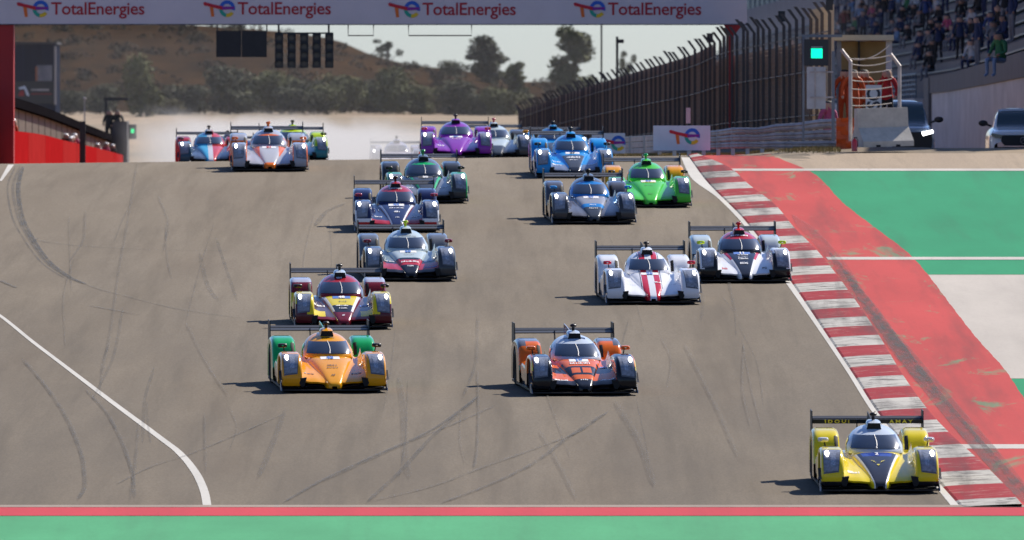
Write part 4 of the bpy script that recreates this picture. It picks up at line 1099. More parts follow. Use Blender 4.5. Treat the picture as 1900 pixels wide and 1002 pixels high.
def prof_curve(pts):
    t = [0.0]
    for a, b in zip(pts[:-1], pts[1:]): t.append(t[-1] + math.hypot(b[0]-a[0], b[1]-a[1]))
    T = t[-1]; t = [q/T for q in t]
    fy = pchip(t, [p[0] for p in pts]); fz = pchip(t, [p[1] for p in pts])
    return fy, fz
class Fender:
    def __init__(s, pts, x0, x1, axle, arch, rr, ztaper=0.0):
        s.fy, s.fz = prof_curve(pts); s.x0, s.x1, s.axle, s.arch, s.rr, s.zt = x0, x1, axle, arch, rr, ztaper
    def pt(s, t, c, off=0.0):
        e = 1e-3; y, z = s.fy(t), s.fz(t)
        ty, tz = s.fy(min(t+e, 1))-s.fy(max(t-e, 0)), s.fz(min(t+e, 1))-s.fz(max(t-e, 0))
        l = math.hypot(ty, tz) or 1; ny, nz = -tz/l, ty/l
        W = s.x1-s.x0; b = 1-2*s.rr/W
        q = max(0, (abs(2*c-1)-b)/(1-b)); ins = s.rr*(1-math.sqrt(max(0, 1-q*q))) - off
        return (s.x0+W*c, y-ny*ins, z-nz*ins)
    def mesh(s, sg, name):
        cs = [0, .015, .05, .1, .17, .3, .5, .7, .83, .9, .95, .985, 1]
        rows = []
        for i in range(37):
            t = i/36
            r = [s.pt(t, c) for c in cs]
            yi, zi = r[0][1], r[0][2]; yo, zo = r[-1][1], r[-1][2]
            dy = abs(yo-s.axle)
            low = .11 if dy >= s.arch else .345 + math.sqrt(s.arch**2-dy*dy)*.97
            low = min(low, zo-.01)
            row = [(s.x0, yi, min(.16, zi-.01)), (s.x0, yi, (zi+min(.16, zi))/2)] + r + [(s.x1, yo, (zo+low)/2), (s.x1-.004, yo, low), (s.x1-.06, yo, low)]
            rows.append([(p[0]*sg, p[1], p[2]) for p in row])
        return MB().grid(rows).mesh(name, 50)
    def patch(s, sg, name, t0, t1, c0, c1, off, nt=8, nc=8, skew=0.0, top_round=0.0):
        rows = []
        for i in range(nt+1):
            k = i/nt
            row = []
            for j in range(nc+1):
                q = j/nc
                c = c0 + (c1-c0)*q + skew*(1-k)*(1-q)
                t = t0 + (t1-t0)*(k + top_round*(1-k)*(0.5-q))
                p = s.pt(t, c, off); row.append((p[0]*sg, p[1], p[2]))
            rows.append(row)
        return MB().grid(rows).mesh(name, 60)
FF = Fender([(-2.30, .13), (-2.335, .22), (-2.325, .33), (-2.27, .46), (-2.17, .57), (-2.02, .655), (-1.8, .70), (-1.5, .715), (-1.2, .705), (-.95, .655), (-.75, .57), (-.66, .45)],
            .575, .95, -1.5, .40, .075)
RF = Fender([(.42, .36), (.50, .50), (.62, .66), (.80, .79), (1.05, .855), (1.4, .875), (1.75, .85), (2.05, .78), (2.25, .66), (2.28, .45)],
            .515, .95, 1.5, .40, .085)
CM = {}
def both(key, fn):
    CM[key] = [fn(-1), fn(1)]

def deck_z(x, y):
    xi = max(nose_w(y)-.05, .06); c = min(max((abs(x)-xi)/(.585-xi), 0), 1); k1 = (y+2.28)/1.73
    return .165 + .40*max(k1, 0)**.75 + .04*math.sin(math.pi*c)*(1-k1) + .17*(max(0, c-.5)/.5)**2.2*(.45+k1*.6) + .03*max(0, .2-c)/.2
def car_meshes():
    ys = [-2.45, -2.44, -2.42, -2.38] + list(np.linspace(-2.33, 2.2, 40))
    CM['nose'] = MB().grid([[(x, y, z) for x, z in arc(nose_w(y), .09, nose_c(y), 4.5, 41)] for y in ys]).mesh('nose', 60)
    ysc = list(np.linspace(-.99, -.86, 8)) + list(np.linspace(-.82, .25, 20)) + list(np.linspace(.33, 2.1, 18))
    CM['canopy'] = MB().grid([[(x, y, z) for x, z in arc(can_w(y), .57, can_c(y), 2.4, 33)] for y in ysc]).mesh('canopy', 60)
    rows = []
    for k in range(13):
        z = .648 + .205*k/12; xl = .408 - .065*(k/12)**1.1
        rows.append([(x, can_y(x, z)-.010, z+.004) for x in np.linspace(-xl, xl, 25)])
    CM['windscreen'] = MB().grid(rows).mesh('windscreen', 70)
    def swin(s):
        rows = []
        for y in np.linspace(-.36, .22, 8):
            row = []
            for q in np.linspace(.66, .86, 5):
                a = q*math.pi/2*s; w, zc = can_w(y)+.006, can_c(y)+.004
                row.append((w*math.copysign(abs(math.sin(a))**(2/2.4), a), y, .57+(zc-.57)*math.cos(a)**(2/2.4)))
            rows.append(row)
        return MB().grid(rows).mesh('side_window', 70)
    both('side_window', swin)
    both('front_fender', lambda s: FF.mesh(s, 'front_fender'))
    both('rear_fender', lambda s: RF.mesh(s, 'rear_fender'))
    both('headlight', lambda s: FF.patch(s, 'headlight', .112, .372, .145, .885, .005, 9, 8, .13, .05))
    both('headlight_frame', lambda s: FF.patch(s, 'headlight_frame', .100, .386, .115, .91, .002, 9, 8, .13, .05))
    def lampm(s):
        b = MB()
        rows = [[(p[0]*s, p[1], p[2]) for p in (FF.pt(.298+.050*q*math.sin(a), .735+.085*q*math.cos(a), .010+.012*(1-q)) for a in np.linspace(0, 2*math.pi, 15))] for q in (0.01, .5, .85, 1.0)]
        return b.grid(rows).mesh('lamp', 60)
    both('lamp', lampm)
    both('lens', lambda s: FF.patch(s, 'lens', .16, .30, .34, .60, .008, 5, 5, .05))
    def louvre(s):
        b = MB(); rows = []
        for i in range(7):
            t = .56 + .10*i/6; rows.append([(p[0]*s, p[1], p[2]) for p in (FF.pt(t, c, .004) for c in np.linspace(.2, .8, 6))])
        return b.grid(rows).mesh('louvre', 60)
    both('louvre', louvre)
    both('rear_vent', lambda s: RF.patch(s, 'rear_vent', .50, .60, .18, .82, .004, 4, 6))
    both('rear_slot', lambda s: RF.patch(s, 'rear_slot', .10, .24, .06, .20, .004, 4, 4))
    def deck(s):
        rows = []
        for y in np.linspace(-2.28, -.55, 22):
            xi = max(nose_w(y)-.05, .06)
            rows.append([((xi+(.585-xi)*k/12)*s, y - .03*math.sin(math.pi*k/12)*(1-(y+2.28)/1.73), deck_z(xi+(.585-xi)*k/12, y)) for k in range(13)])
        r0 = [(p[0], p[1]+.02, p[2]-.03) for p in rows[0]]
        return MB().grid([r0] + rows).mesh('front_deck', 60)
    both('front_deck', deck)
    def flap(s):
        m = MB(); rows = []
        for k in range(9):
            c = k/8; x = .15 + .43*c
            rows.append([(x*s, -2.36+.02*c, .095+.035*math.sin(math.pi*c)), (x*s, -2.12, .135+.05*math.sin(math.pi*c)), (x*s, -2.12, .11+.05*math.sin(math.pi*c)), (x*s, -2.35+.02*c, .083+.035*math.sin(math.pi*c))])
        return m.grid(rows).mesh('front_flap', 40)
    both('front_flap', flap)
    def pod(s):
        rows = []
        for y in np.linspace(-.72, .75, 12):
            k = (y+.72)/1.47
            zt = .46 + .03*math.sin(k*math.pi) + .06*k*k; xi = .40
            rows.append([(xi*s, y, zt+.03), (.62*s, y, zt), (.84*s, y, zt-.01), (.91*s, y, zt-.04), (.93*s, y, zt-.10), (.93*s, y, .22), (.90*s, y, .10)])
        return MB().grid(rows).mesh('sidepod', 40)
    both('sidepod', pod)
    both('intake_duct', lambda s: MB().grid([[(x*s, -.02-.10*(x-.45), z) for x in (.46, .52, .58, .64)] for z in (.44, .48, .51, .54)]).mesh('intake_duct', 0))
    sp = MB()
    n = 17; out = []
    for k in range(n):
        c = -1 + 2*k/(n-1); out.append((.955*c, -2.47 + .06*abs(c)**2.2))
    sp.prism(out + [(.955, -1.95), (-.955, -1.95)], 'z', .05, .072)
    CM['splitter'] = sp.mesh('splitter', 30)
    both('splitter_endplate', lambda s: MB().prism([(-2.42, .045), (-2.02, .045), (-2.02, .20), (-2.20, .19), (-2.38, .10)], 'x', .955*s, .968*s).mesh('splitter_endplate', 0))
    def dive(s):
        rows = [[(x*s, y, .24 + .16*((y+2.34)/.36)**1.4 + .01*(x-.9)) for x in (.94, .965, .995)] for y in np.linspace(-2.34, -1.98, 7)]
        return MB().grid(rows).mesh('dive_plane', 60)
    both('dive_plane', dive)
    CM['floor'] = MB().box(-.93, .93, -2.0, 2.25, .05, .09).mesh('floor', 0)
    CM['front_duct'] = MB().box(-.60, .60, -2.10, -1.9, .09, .19).mesh('front_duct', 0)
    both('corner_vent', lambda s: MB().prism([(.50*s, .285), (.665*s, .265), (.655*s, .215), (.60*s, .12), (.545*s, .12), (.52*s, .19)], 'y', -2.325, -2.20).mesh('corner_vent', 0))
    # rear wing
    af = []
    for k in range(13):
        t = k/12; af.append((1.93+.34*t, .945+.030*t*t+.020*math.sin(math.pi*t**.7)))
    for k in range(12, -1, -1):
        t = k/12; af.append((1.93+.34*t, .941+.028*t*t-.014*math.sin(math.pi*t**.7)))
    CM['rear_wing'] = MB().prism(af, 'x', -.905, .905).mesh('rear_wing', 40)
    fl = [(2.25, .985), (2.33, 1.0), (2.40, 1.018), (2.40, 1.012), (2.33, .99), (2.26, .974)]
    CM['wing_flap'] = MB().prism(fl, 'x', -.905, .905).mesh('wing_flap', 40)
    both('wing_endplate', lambda s: MB().prism([(1.78, .80), (1.84, .96), (1.88, 1.125), (2.42, 1.13), (2.42, .78), (2.1, .70)], 'x', .905*s, .92*s).mesh('wing_endplate', 0))
    both('wing_support', lambda s: MB().prism([(1.55, .60), (1.9, .60), (2.0, .95), (1.96, .99), (1.86, .99), (1.82, .93)], 'x', .17*s, .182*s).mesh('wing_support', 0))
    CM['fin'] = MB().prism([(.35, .98), (.9, 1.06), (1.5, 1.10), (1.92, 1.115), (1.92, .60), (1.5, .70), (1.0, .84), (.6, .95)], 'x', -.007, .007).mesh('fin', 0)
    it = []
    for y, w, h in ((-.24, .105, .120), (-.18, .122, .125), (0.0, .125, .118), (.15, .118, .11), (.35, .09, .09), (.55, .055, .04)):
        it.append([(x, y, can_c(y)-.03+z) for x, z in arc(w, 0, h+.0, 4, 13)])
    CM['roof_intake'] = MB().grid(it).mesh('roof_intake', 60)
    CM['intake_mouth'] = MB().grid([[(x*(1-.12*(z > .09)), -.262+.1*(.115-z)*0, can_c(-.24)-.035+z) for x in np.linspace(-.118, .118, 5)] for z in (0, .04, .10, .125)]).mesh('intake_mouth', 0)
    cp = MB().tube([(0, .02, 1.04), (0, .02, 1.14)], .026, 6); cp.ball((0, .01, 1.165), .062, .07, .036); cp.tube([(.03, .02, 1.17), (.03, .02, 1.215)], .010, 4)
    CM['camera_pod'] = cp.mesh('camera_pod', 60)
    wp = [(.005, .655), (.018, .70), (.016, .76), (.0, .82), (-.012, .86)]
    CM['wiper'] = MB().tube([(x, can_y(x, z)-.022, z+.006) for x, z in wp], [.012, .010, .008, .007, .006], 5).ball((.005, can_y(0, .655)-.02, .658), .022, .03, .018, 6, 4).mesh('wiper', 60)
    def mir(s):
        b = MB(); rows = []
        for y, k in ((-1.06, .2), (-1.05, .7), (-1.0, 1.0), (-.92, 1.0), (-.90, .9)):
            rows.append([(s*.86 + .085*k*math.copysign(abs(math.cos(t))**.5, math.cos(t)), y, .805 + .038*k*math.copysign(abs(math.sin(t))**.5, math.sin(t))) for t in np.linspace(0, 2*math.pi, 17)])
        b.grid(rows); return b.mesh('mirror', 60)
    both('mirror', mir)
    both('mirror_stalk', lambda s: MB().tube([(s*.82, -.97, .66), (s*.84, -.97, .775)], .012, 5).mesh('mirror_stalk', 60))
    def wheel(w):
        h = w/2
        return MB().lathe([(-h*.8, .22), (-h, .25), (-h, .30), (-h*.85, .338), (-h*.5, .347), (h*.5, .347), (h*.85, .338), (h, .30), (h, .25), (h*.8, .22)], 28).mesh('wheel', 40)
    CM['wheel'] = [wheel(.30), wheel(.34)]
    rim = MB().lathe([(-.06, .225), (-.05, .20), (.10, .19), (.10, .05), (.13, .04), (.13, 0.0)], 20)
    for k in range(10):
        a = 2*math.pi*k/10; c, s_ = math.cos(a), math.sin(a)
        rim.tube([(.12, .04*c, .04*s_), (.115, .21*c, .21*s_)], .016, 4)
    CM['rim'] = rim.mesh('rim', 40)
    CM['tail_light'] = MB().box(-.85, .85, 2.24, 2.27, .60, .63).mesh('tail_light', 0)
    gr = []
    for y in np.linspace(-1.20, -1.005, 5): gr.append([(x, y, nose_z(x, y)+.005) for x in np.linspace(-.175, .175, 9)])
    CM['number_panel'] = MB().grid(gr).mesh('number_panel', 60)
car_meshes()

def paint(name, base, layers=(), metal=0.0):
    m = bpy.data.materials.new(name); m.use_nodes = True; nt = m.node_tree; n = N(nt)
    b = nt.nodes['Principled BSDF']
    b.inputs['Roughness'].default_value = 0.33; b.inputs['Metallic'].default_value = metal
    b.inputs['Coat Weight'].default_value = 0.5; b.inputs['Coat Roughness'].default_value = 0.05; b.inputs['Coat IOR'].default_value = 1.32; b.inputs['Specular IOR Level'].default_value = 0.15
    tc = nt.nodes.new('ShaderNodeTexCoord')
    sx = nt.nodes.new('ShaderNodeSeparateXYZ'); nt.links.new(tc.outputs['Object'], sx.inputs[0])
    X, Y, Z = sx.outputs
    ax = n.m('ABSOLUTE', X)
    c = base
    for conds, col in layers:            # each condition: kx*x + ka*|x| + ky*y + kz*z > k0
        f = None
        for kx, ka, ky, kz, k0 in conds:
            t = None
            for k, s in ((kx, X), (ka, ax), (ky, Y), (kz, Z)):
                if k:
                    e = n.m('MULTIPLY', s, k); t = e if t is None else n.m('ADD', t, e)
            g = n.m('GREATER_THAN', t, k0); f = g if f is None else n.m('MULTIPLY', f, g)
        c = n.mix(f, c, col)
    nz = n.noise(tc.outputs['Object'], 9.0, 6, .7)
    low = n.m('MULTIPLY', n.ramp(nz, .45, .8), n.ramp(Z, .40, .08))      # road grime low on the body
    c = n.mix(n.m('MULTIPLY', low, .14), c, (.07, .062, .055))
    nt.links.new(c, b.inputs['Base Color'])
    nt.links.new(n.ramp(nz, .25, 1.9), b.inputs['Roughness'])
    return m

def drape_text(root, s, cx, cy, h, ly, zf, m, bold=.03, space=1.0, name='lettering'):
    vs, fs = text_mesh(s, bold, space)
    b = MB(); b.add([(cx+x*h, cy+y*ly, zf(cx+x*h, cy+y*ly)+.011) for x, y in vs], fs)
    return b.build(name, m, root, 0, False)

def dashes(root, zf, cx, cy, w, ly, m, seed=0, lift=.012):   # a line of print too small to read
    r = random.Random(seed); b = MB(); x = cx-w/2
    while x < cx+w/2:
        q = r.uniform(.012, .030); y1 = cy+ly*r.choice((.7, 1, 1))
        b.add([(x, cy, zf(x, cy)+lift), (x+q, cy, zf(x+q, cy)+lift), (x+q, y1, zf(x+q, y1)+lift), (x, y1, zf(x, y1)+lift)], [(0, 1, 2, 3)]); x += q+r.choice((.007, .007, .02))
    return b.build('fine_print', m, root, 0, False)
def race_car(label, u, v, shift, Lv, number=None, d=None, texts=(), extra=None, prints=()):
    if d is None:
        g = gpt(u, v)
    else:
        x = (u-950)/F*d; g = Vector((x, d, gz(x, d)))
    s = F/g.y; L = 4.55
    yaw = (-shift - (u-950)*L/g.y)/(L*s)
    slope = math.atan((gz(g.x, g.y+4) - gz(g.x, g.y))/4)
    rot = Matrix.Rotation(slope, 4, 'X') @ Matrix.Rotation(yaw, 4, 'Z')
    origin = Matrix.Translation(g) @ rot @ Vector((0, 2.44, 0))
    root = empty('race_car')
    root.matrix_world = Matrix.Translation(origin) @ rot
    tag(root, label, 'race car', 'prototype race cars streaming down the straight')
    def zone(k, alt=None):
        z = Lv.get(k, Lv.get(alt)) if alt else Lv.get(k)
        if z is None: z = Lv['body']
        if not isinstance(z[0], tuple): z = (z, ())
        return paint('paint_' + k, z[0], z[1], Lv.get('metal', 0.0))
    mz = {k: zone(k) for k in ('nose', 'canopy', 'deck', 'ffender', 'rfender', 'sidepod')}
    P = lambda n_, me, m, par=root: obj_shared(n_, me, [m], par)
    nose = P('nose', CM['nose'], mz['nose']); P('canopy', CM['canopy'], mz['canopy']); ws_ = P('windscreen', CM['windscreen'], GLS)
    P('wiper', CM['wiper'], mat('wiper_metal', (.25, .25, .26), .4, .3), ws_)
    em = zone('mirror') if 'mirror' in Lv else BLK
    for i in (0, 1):
        P('side_window', CM['side_window'][i], GLS)
        ff = P('front_fender', CM['front_fender'][i], mz['ffender']); P('louvre', CM['louvre'][i], HOLE, ff)
        hl = P('headlight', CM['headlight'][i], LENS_C); P('frame', CM['headlight_frame'][i], HFRAME, hl)
        P('lamp', CM['lamp'][i], LAMP, hl); P('lens', CM['lens'][i], LENS_I, hl)
        rfo = P('rear_fender', CM['rear_fender'][i], mz['rfender']); P('vent', CM['rear_vent'][i], HOLE, rfo); P('slot', CM['rear_slot'][i], HOLE, rfo)
        P('front_deck', CM['front_deck'][i], mz['deck']); P('front_flap', CM['front_flap'][i], BLK)
        P('sidepod', CM['sidepod'][i], mz['sidepod']); P('intake_duct', CM['intake_duct'][i], HOLE)
        P('splitter_endplate', CM['splitter_endplate'][i], METAL); P('dive_plane', CM['dive_plane'][i], BLK)
        P('corner_vent', CM['corner_vent'][i], HOLE)
        P('wing_endplate', CM['wing_endplate'][i], BLK); P('wing_support', CM['wing_support'][i], BLK)
        mi = P('mirror', CM['mirror'][i], em); P('mirror_stalk', CM['mirror_stalk'][i], BLK, mi)
        for k, y in ((0, -1.5), (1, 1.5)):
            w = P('wheel', CM['wheel'][k], TYRE); w.location = ((-.775, .775)[i], y, .345)
            if i == 0: w.rotation_euler = (0, 0, math.pi)
            r_ = P('rim', CM['rim'], RIM, w)
    P('splitter', CM['splitter'], BLK); P('floor', CM['floor'], BLK); P('front_duct', CM['front_duct'], HOLE)
    rw = P('rear_wing', CM['rear_wing'], zone('wing') if 'wing' in Lv else BLK); P('wing_flap', CM['wing_flap'], BLK, rw)
    P('fin', CM['fin'], zone('fin') if 'fin' in Lv else BLK)
    ri = P('roof_intake', CM['roof_intake'], zone('intake') if 'intake' in Lv else mz['canopy']); P('intake_mouth', CM['intake_mouth'], HOLE, ri)
    P('camera_pod', CM['camera_pod'], zone('pod') if 'pod' in Lv else BLK)
    if number:
        txt, pc, tc_ = number
        P('number_panel', CM['number_panel'], DECALS[pc])
        drape_text(root, txt, 0, -1.185, .085, .16, lambda x, y: nose_z(x, y)+.002, DECALS[tc_], .06, 1.05, 'race_number')
    for (t, where, cx, cy, h, ly, c) in texts:
        if isinstance(t, int):           # a line of t letters that cannot be read in the photograph
            dashes(root, {'nose': nose_z, 'can': can_z, 'deck': deck_z}[where], cx, cy, h*.8*t, ly, DECALS[c], t); continue
        drape_text(root, t, cx, cy, h, ly, {'nose': nose_z, 'can': can_z, 'deck': deck_z}[where], DECALS[c])
    for (where, cx, cy, w, ly, c) in prints:
        dashes(root, {'nose': nose_z, 'can': can_z, 'deck': deck_z}[where], cx, cy, w, ly, DECALS[c], int(1000*abs(cx)+100*abs(cy)))
    if extra: extra(root)
    return root

# ---- colours and where they run
YEL = (.72, .57, .012); ORA = (.78, .33, .008); GRN = (.01, .36, .10); SIL = (.52, .58, .66); ORD = (.72, .14, .012); BK = (.014, .014, .017)
MAR = (.17, .012, .02); WHT = (.74, .75, .78); RED = (.52, .015, .03); PALE = (.48, .56, .58); NAV = (.02, .028, .09); DGR = (.05, .055, .06)
LGR = (.08, .52, .05); BLU = (.015, .26, .62); PUR = (.24, .03, .36); LIM = (.46, .62, .01); GRY = (.30, .31, .33); SKY = (.08, .36, .60)
def V(a, b): return (0, -1, b, 0, -(a + 2.4*b))           # inside a V on the nose: |x| < a + b*(y+2.4)
def ab(y): return (0, 0, 1, 0, y)                          # further back than y
def be(y): return (0, 0, -1, 0, -y)                        # nearer the nose than y
def lo(z): return (0, 0, 0, -1, -z)
def hi(z): return (0, 0, 0, 1, z)
def inx(a): return (0, -1, 0, 0, -a)
def outx(a): return (0, 1, 0, 0, a)

def flat_poly(root, pts, zf, m, name='emblem'):
    b = MB(); b.add([(x, y, zf(x, y)+.012) for x, y in pts], [tuple(range(len(pts)))]); return b.build(name, m, root, 0, False)
def beak(root):
    for s in (-1, 1):
        flat_poly(root, [(s*.03, -1.62), (s*.10, -1.53), (s*.12, -1.50), (s*.06, -1.55)][::s], nose_z, YEL_DECAL, 'emblem')
    flat_poly(root, [(-.03, -1.70), (0, -1.76), (.03, -1.70)], nose_z, YEL_DECAL, 'emblem')
    for t, x0 in (('IDOUI', -.50), ('AMAY', .55)):
        vs, fs = text_mesh(t, .03, 1.5)
        b = MB(); b.add([(x0+x*.075, 1.918, .925+y*.05) for x, y in vs], fs); b.build('lettering', YEL_DECAL, root, 0, False)
    strip = MB().box(-.9, .9, 1.922, 1.94, .915, .985); strip.build('wing_lip', BLK, root, 0)
    for s in (-1, 1):
        flat_poly(root, [(s*.42, -1.75), (s*.50, -1.55), (s*.56, -1.62), (s*.54, -1.80)][::s], lambda x, y: .165+.30*(y+2.28)/1.73+.06, BLUE_DECAL, 'duct_patch')

race_car('yellow race car with black bonnet panel, closest to the camera at bottom right', 1634, 917, -26,
    {'body': YEL, 'canopy': SIL, 'intake': SIL, 'nose': (YEL, [([V(.10, .185), be(-1.0)], WHT), ([V(.085, .172), be(-1.0)], (.03, .03, .037)), ([V(.08, .13), be(-1.0), ab(-1.24)], (.03, .06, .30))]),
     'ffender': (YEL, [([lo(.20)], BK)]), 'sidepod': (YEL, [([lo(.36)], BK)]), 'mirror': (.6, .6, .6), 'rfender': (YEL, [([lo(.32)], BK)])}, None, None,
    [('2', 'nose', 0, -1.2, .08, .15, 'w')], beak, prints=[('deck', -.42, -2.0, .17, .12, 'w')])
race_car('amber orange race car with bright green rear fenders and green fin', 621, 730, -30,
    {'body': ORA, 'rfender': GRN, 'fin': GRN, 'sidepod': (WHT, [([ab(-.2)], GRN), ([lo(.3)], BK)]), 'intake': ORA}, ('43', 'w', 'b'), None,
    [('AF', 'nose', .0, -2.12, .045, .07, 'k')], prints=[('nose', 0, -1.62, .16, .05, 'k'), ('nose', 0, -1.74, .18, .04, 'k'), ('deck', -.43, -1.95, .18, .07, 'k'), ('deck', .43, -1.95, .18, .07, 'k'), ('can', 0, -.36, .22, .04, 'k')])
race_car('orange and black race car with silver roof and orange mirrors', 1086, 735, -42,
    {'body': BK, 'canopy': (SIL, [([outx(.10), inx(.20), ab(-.25), be(-.12)], BK)]), 'intake': SIL, 'mirror': ORD, 'fin': (.4, .42, .46),
     'nose': (ORD, [([be(-1.46), ab(-1.92)], BK), ([be(-1.55), ab(-1.82), outx(.02), inx(.18)], ORD), ([be(-2.12)], BK), ([outx(.30), be(-1.2)], BK)]),
     'deck': (BK, [([ab(-2.12), be(-1.7)], ORD), ([ab(-1.25)], ORD)]), 'ffender': (BK, [([outx(.90), ab(-2.2), hi(.35)], ORD), ([outx(.93), be(-2.0), hi(.45)], YEL)]),
     'rfender': (ORD, [([ab(.95), hi(.8)], (.2, .2, .23)), ([outx(.80), ab(.75)], (.12, .12, .14)), ([lo(.42)], BK)]), 'sidepod': (BK, [([ab(-.2), hi(.3)], ORD)])},
    ('19', 'w', 'b'), None, [(10, 'nose', 0, -1.36, .045, .09, 'w')], prints=[('deck', -.42, -2.16, .22, .06, 'w'), ('deck', .42, -2.16, .22, .06, 'w'), ('nose', 0, -2.2, .12, .05, 'w'), ('deck', .45, -1.3, .14, .10, 'b')])
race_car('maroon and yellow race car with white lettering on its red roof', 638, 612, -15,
    {'body': MAR, 'canopy': (MAR, [([outx(.40)], (.16, .18, .24)), ([be(-.1), hi(.8)], (.38, .02, .03))]), 'intake': (.5, .58, .66),  # blue-grey canopy sides: a reflection put into the paint
     'nose': (MAR, [([V(.125, .165), ab(-1.95)], WHT), ([V(.09, .155), ab(-1.62)], YEL), ([V(.09, .15), ab(-2.02), be(-1.62)], BK), ([V(.0, .13), ab(-1.2)], BK)]),
     'deck': ((.09, .06, .075), [([be(-1.85), outx(.35)], YEL), ([be(-2.2)], MAR)]),
     'ffender': (YEL, [([lo(.50), outx(.72)], (.10, .012, .018)), ([lo(.30)], (.10, .012, .018))]), 'rfender': (MAR, [([hi(.80)], (.42, .42, .5)), ([lo(.6), outx(.85)], YEL)]), 'sidepod': (YEL, [([lo(.3)], MAR)])},
    ('48', 'b', 'w'), None, [('elf', 'can', -.02, -.34, .085, .13, 'w'), ('elf', 'nose', 0, -2.22, .04, .06, 'w')], prints=[('nose', 0, -1.72, .26, .06, 'w'), ('nose', 0, -1.86, .14, .05, 'w'), ('deck', -.45, -1.5, .2, .12, 'w'), ('deck', .45, -1.5, .2, .12, 'b'), ('nose', 0, -1.45, .12, .05, 'k')])
STRP = [([inx(.215)], BK), ([inx(.20)], WHT), ([outx(.065), inx(.185)], RED)]
race_car('white race car with two broad red stripes over bonnet and roof', 1213, 566, -26,
    {'body': WHT, 'nose': (WHT, STRP), 'canopy': (WHT, STRP), 'mirror': RED, 'intake': WHT}, ('26', 'w', 'b'), None, [(5, 'nose', .125, -1.75, .03, .06, 'w')], prints=[('deck', -.42, -1.7, .2, .02, 'k'), ('deck', .42, -1.7, .2, .02, 'k')])
race_car('black and white race car with red roof and lime mirrors beside the kerb', 1384, 526, -26,
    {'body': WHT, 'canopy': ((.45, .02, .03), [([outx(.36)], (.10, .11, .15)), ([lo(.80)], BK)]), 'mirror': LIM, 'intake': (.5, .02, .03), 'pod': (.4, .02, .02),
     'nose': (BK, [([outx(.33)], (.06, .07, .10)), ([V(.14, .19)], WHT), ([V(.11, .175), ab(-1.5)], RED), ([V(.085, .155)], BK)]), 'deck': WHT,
     'ffender': (BK, [([hi(.62)], WHT), ([outx(.86)], WHT), ([lo(.3)], BK)]), 'rfender': (PALE, [([lo(.5)], BK)]), 'sidepod': WHT},
    ('11', 'b', 'w'), None, [(7, 'nose', 0, -1.30, .035, .06, 'w'), ('Clarin', 'nose', 0, -1.58, .06, .09, 'w'), ('EDS', 'nose', 0, -1.88, .07, .10, 'w'), (9, 'can', 0, -.36, .05, .08, 'w'), ('P2', 'deck', .42, -2.08, .07, .13, 'k'), ('SGI', 'deck', -.42, -2.10, .055, .11, 'r')], prints=[('nose', 0, -1.45, .2, .03, 'w')])
race_car('pale grey race car with red and black nose and dark fenders', 763, 523, -20,
    {'body': DGR, 'canopy': PALE, 'intake': PALE, 'pod': LIM, 'mirror': (.22, .02, .03), 'fin': PALE,
     'nose': (PALE, [([be(-1.55)], BK), ([be(-1.68), ab(-1.98)], (.5, .02, .03)), ([be(-1.6), outx(.2)], (.45, .02, .03))]), 'deck': (BK, [([be(-1.75), ab(-2.18)], (.38, .02, .03)), ([ab(-1.5)], (.2, .26, .3))]),
     'rfender': (.14, .15, .17)}, ('65', 'w', 'b'), None, [(10, 'nose', 0, -1.86, .045, .08, 'w'), ('TGM', 'nose', 0, -2.10, .045, .06, 'w')], prints=[('nose', 0, -1.38, .2, .03, 'k'), ('can', 0, -.45, .36, .03, 'k'), ('deck', -.42, -1.62, .2, .06, 'w'), ('deck', .42, -1.62, .2, .06, 'b'), ('deck', .42, -2.1, .25, .05, 'b')])
race_car('navy blue race car with red roof and white edged bonnet', 737, 432, -6,
    {'body': NAV, 'canopy': ((.38, .025, .04), [([outx(.40)], (.06, .08, .14)), ([lo(.82)], NAV)]), 'intake': (.4, .03, .04), 'mirror': (.4, .03, .05),
     'nose': ((.24, .015, .03), [([V(.12, .18)], WHT), ([V(.095, .17)], NAV)]), 'deck': (NAV, [([be(-2.1)], (.4, .02, .03))]),
     'ffender': (NAV, [([lo(.32)], WHT), ([lo(.24)], (.45, .02, .03)), ([outx(.9), lo(.5)], WHT)])},
    ('22', 'w', 'b'), None, [('UNITED', 'can', 0, -.36, .055, .09, 'w'), (11, 'nose', 0, -1.24, .04, .06, 'w'), (10, 'nose', 0, -1.42, .04, .06, 'w')], prints=[('deck', -.42, -1.9, .16, .06, 'w'), ('deck', .42, -1.9, .16, .06, 'w'), ('nose', 0, -1.72, .12, .10, 'w'), ('nose', 0, -2.05, .07, .05, 'w')])
race_car('dark grey race car with thin green outlines and number panel reading 30', 794, 378, -17,
    {'body': DGR, 'canopy': ((.10, .12, .15), [([be(-.36), ab(-.5)], (.01, .4, .12))]), 'pod': (.02, .3, .08), 'fin': GRN,
     'nose': (DGR, [([V(.12, .17)], (.01, .42, .12)), ([V(.085, .16)], DGR)]), 'ffender': (DGR, [([outx(.91)], GRN), ([hi(.66)], GRN)]), 'deck': (.14, .15, .17)},
    ('30', 'k', 'w'), prints=[('nose', 0, -1.5, .2, .05, 'w'), ('deck', -.42, -1.8, .2, .06, 'w'), ('deck', .42, -1.8, .2, .06, 'w')])
race_car('silver grey race car with blue band above its windscreen', 1103, 417, -22,
    {'body': (.06, .062, .07), 'canopy': ((.10, .11, .13), [([be(-.32)], (.02, .22, .60))]), 'mirror': BLU, 'metal': .15,
     'nose': ((.34, .34, .36), [([be(-1.62)], (.015, .24, .62)), ([be(-1.84)], DGR), ([outx(.33)], (.10, .11, .13))]), 'deck': (.12, .12, .135), 'rfender': (.10, .10, .115)},
    ('47', 'w', 'b'), None, [('Claro', 'can', 0, -.26, .08, .10, 'w')], prints=[('nose', 0, -1.76, .14, .05, 'w'), ('nose', 0, -1.98, .18, .05, 'w')])
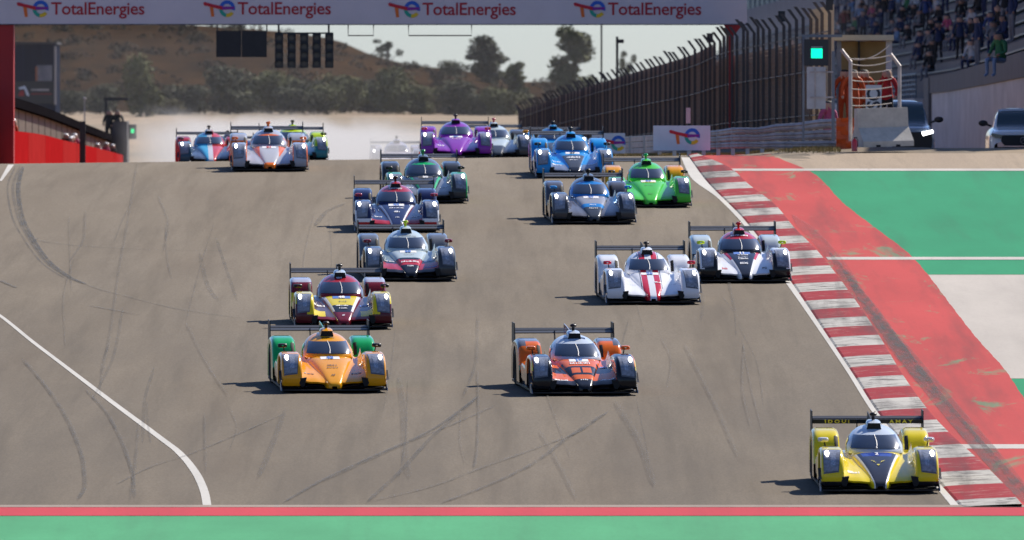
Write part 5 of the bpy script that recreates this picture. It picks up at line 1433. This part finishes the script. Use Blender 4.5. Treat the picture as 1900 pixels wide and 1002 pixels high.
race_car('bright green race car with orange rear fenders next to the kerb', 1208, 386, -18,
    {'body': LGR, 'rfender': ORA, 'intake': LGR, 'pod': GRN}, ('34', 'w', 'b'), None, [(13, 'nose', 0, -1.25, .03, .06, 'y')], prints=[('nose', 0, -1.5, .2, .03, 'k'), ('nose', 0, -2.1, .09, .05, 'k')])
race_car('sky blue race car with dark grey nose panel, in front of its twin', 1067, 331, -16,
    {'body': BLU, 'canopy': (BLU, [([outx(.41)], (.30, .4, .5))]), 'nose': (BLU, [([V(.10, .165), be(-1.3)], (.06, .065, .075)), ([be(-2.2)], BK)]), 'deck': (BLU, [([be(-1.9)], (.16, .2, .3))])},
    ('37', 'w', 'k'), None, [(4, 'nose', 0, -1.58, .10, .13, 'w')], prints=[('nose', 0, -1.74, .2, .04, 'w'), ('deck', -.42, -2.0, .22, .07, 'w'), ('deck', .42, -2.0, .22, .07, 'w'), ('deck', -.42, -1.7, .22, .07, 'w')])
race_car('sky blue race car half hidden behind another blue one', 1032, 296, -12, {'body': BLU, 'nose': (BLU, [([V(.10, .165), be(-1.3)], (.06, .065, .075))])}, None, 482)
race_car('purple race car with orange mirrors at the crest', 847, 296, -3, {'body': PUR, 'mirror': (.7, .10, .03), 'intake': PUR}, ('29', 'w', 'b'), 436, prints=[('nose', 0, -1.4, .24, .05, 'w'), ('deck', -.42, -1.9, .15, .1, 'w')])
race_car('pale silver race car with dark fenders behind the purple one', 924, 294, -15, {'body': (.07, .075, .085), 'canopy': PALE, 'nose': (PALE, [([be(-1.8)], DGR)]), 'pod': (.5, .05, .08), 'mirror': ORA}, None, 462)
race_car('silver race car with orange accents and orange nose tip', 501, 319, -6,
    {'body': (.36, .37, .42), 'canopy': ((.40, .41, .46), [([be(-.40), ab(-.5)], ORD)]), 'mirror': ORD, 'pod': ORD,
     'nose': ((.46, .47, .5), [([be(-2.28)], (.8, .17, .01)), ([V(.14, .17), ab(-1.7)], (.46, .47, .5)), ([outx(.24), ab(-1.75)], ORD)]),
     'ffender': ((.36, .37, .42), [([outx(.92)], ORD), ([inx(.60)], ORD)]), 'rfender': (ORD, [([hi(.7)], (.36, .37, .42))])}, ('21', 'w', 'r'))
race_car('lime roofed race car behind the silver and orange one', 546, 297, -6, {'body': LIM, 'nose': (.03, .20, .24), 'deck': (.03, .2, .24), 'ffender': (LIM, [([lo(.45)], (.03, .2, .24))]), 'canopy': (LIM, [([lo(.80)], DGR)])}, None, 456)
TRI = [([(-1, 0, 0, 0, .07)], (.06, .38, .62)), ([(1, 0, 0, 0, .07)], (.55, .05, .05))]
race_car('light blue, white and red race car, leftmost of the pack', 392, 302, -8,
    {'body': (.05, .07, .11), 'nose': ((.6, .6, .64), TRI), 'canopy': ((.6, .6, .64), TRI), 'rfender': (.4, .03, .04), 'ffender': ((.04, .09, .14), [([hi(.66)], (.06, .38, .6)), ([outx(.92)], (.45, .03, .04))])}, None, 478)
race_car('dark blue race car almost hidden between the leftmost cars', 428, 300, -10, {'body': (.05, .06, .14), 'canopy': (.12, .13, .22)}, None, 522)
race_car('pale race car blurred by dust beyond the crest, headlight glaring', 738, 300, -4, {'body': (.45, .42, .5)}, None, 585)
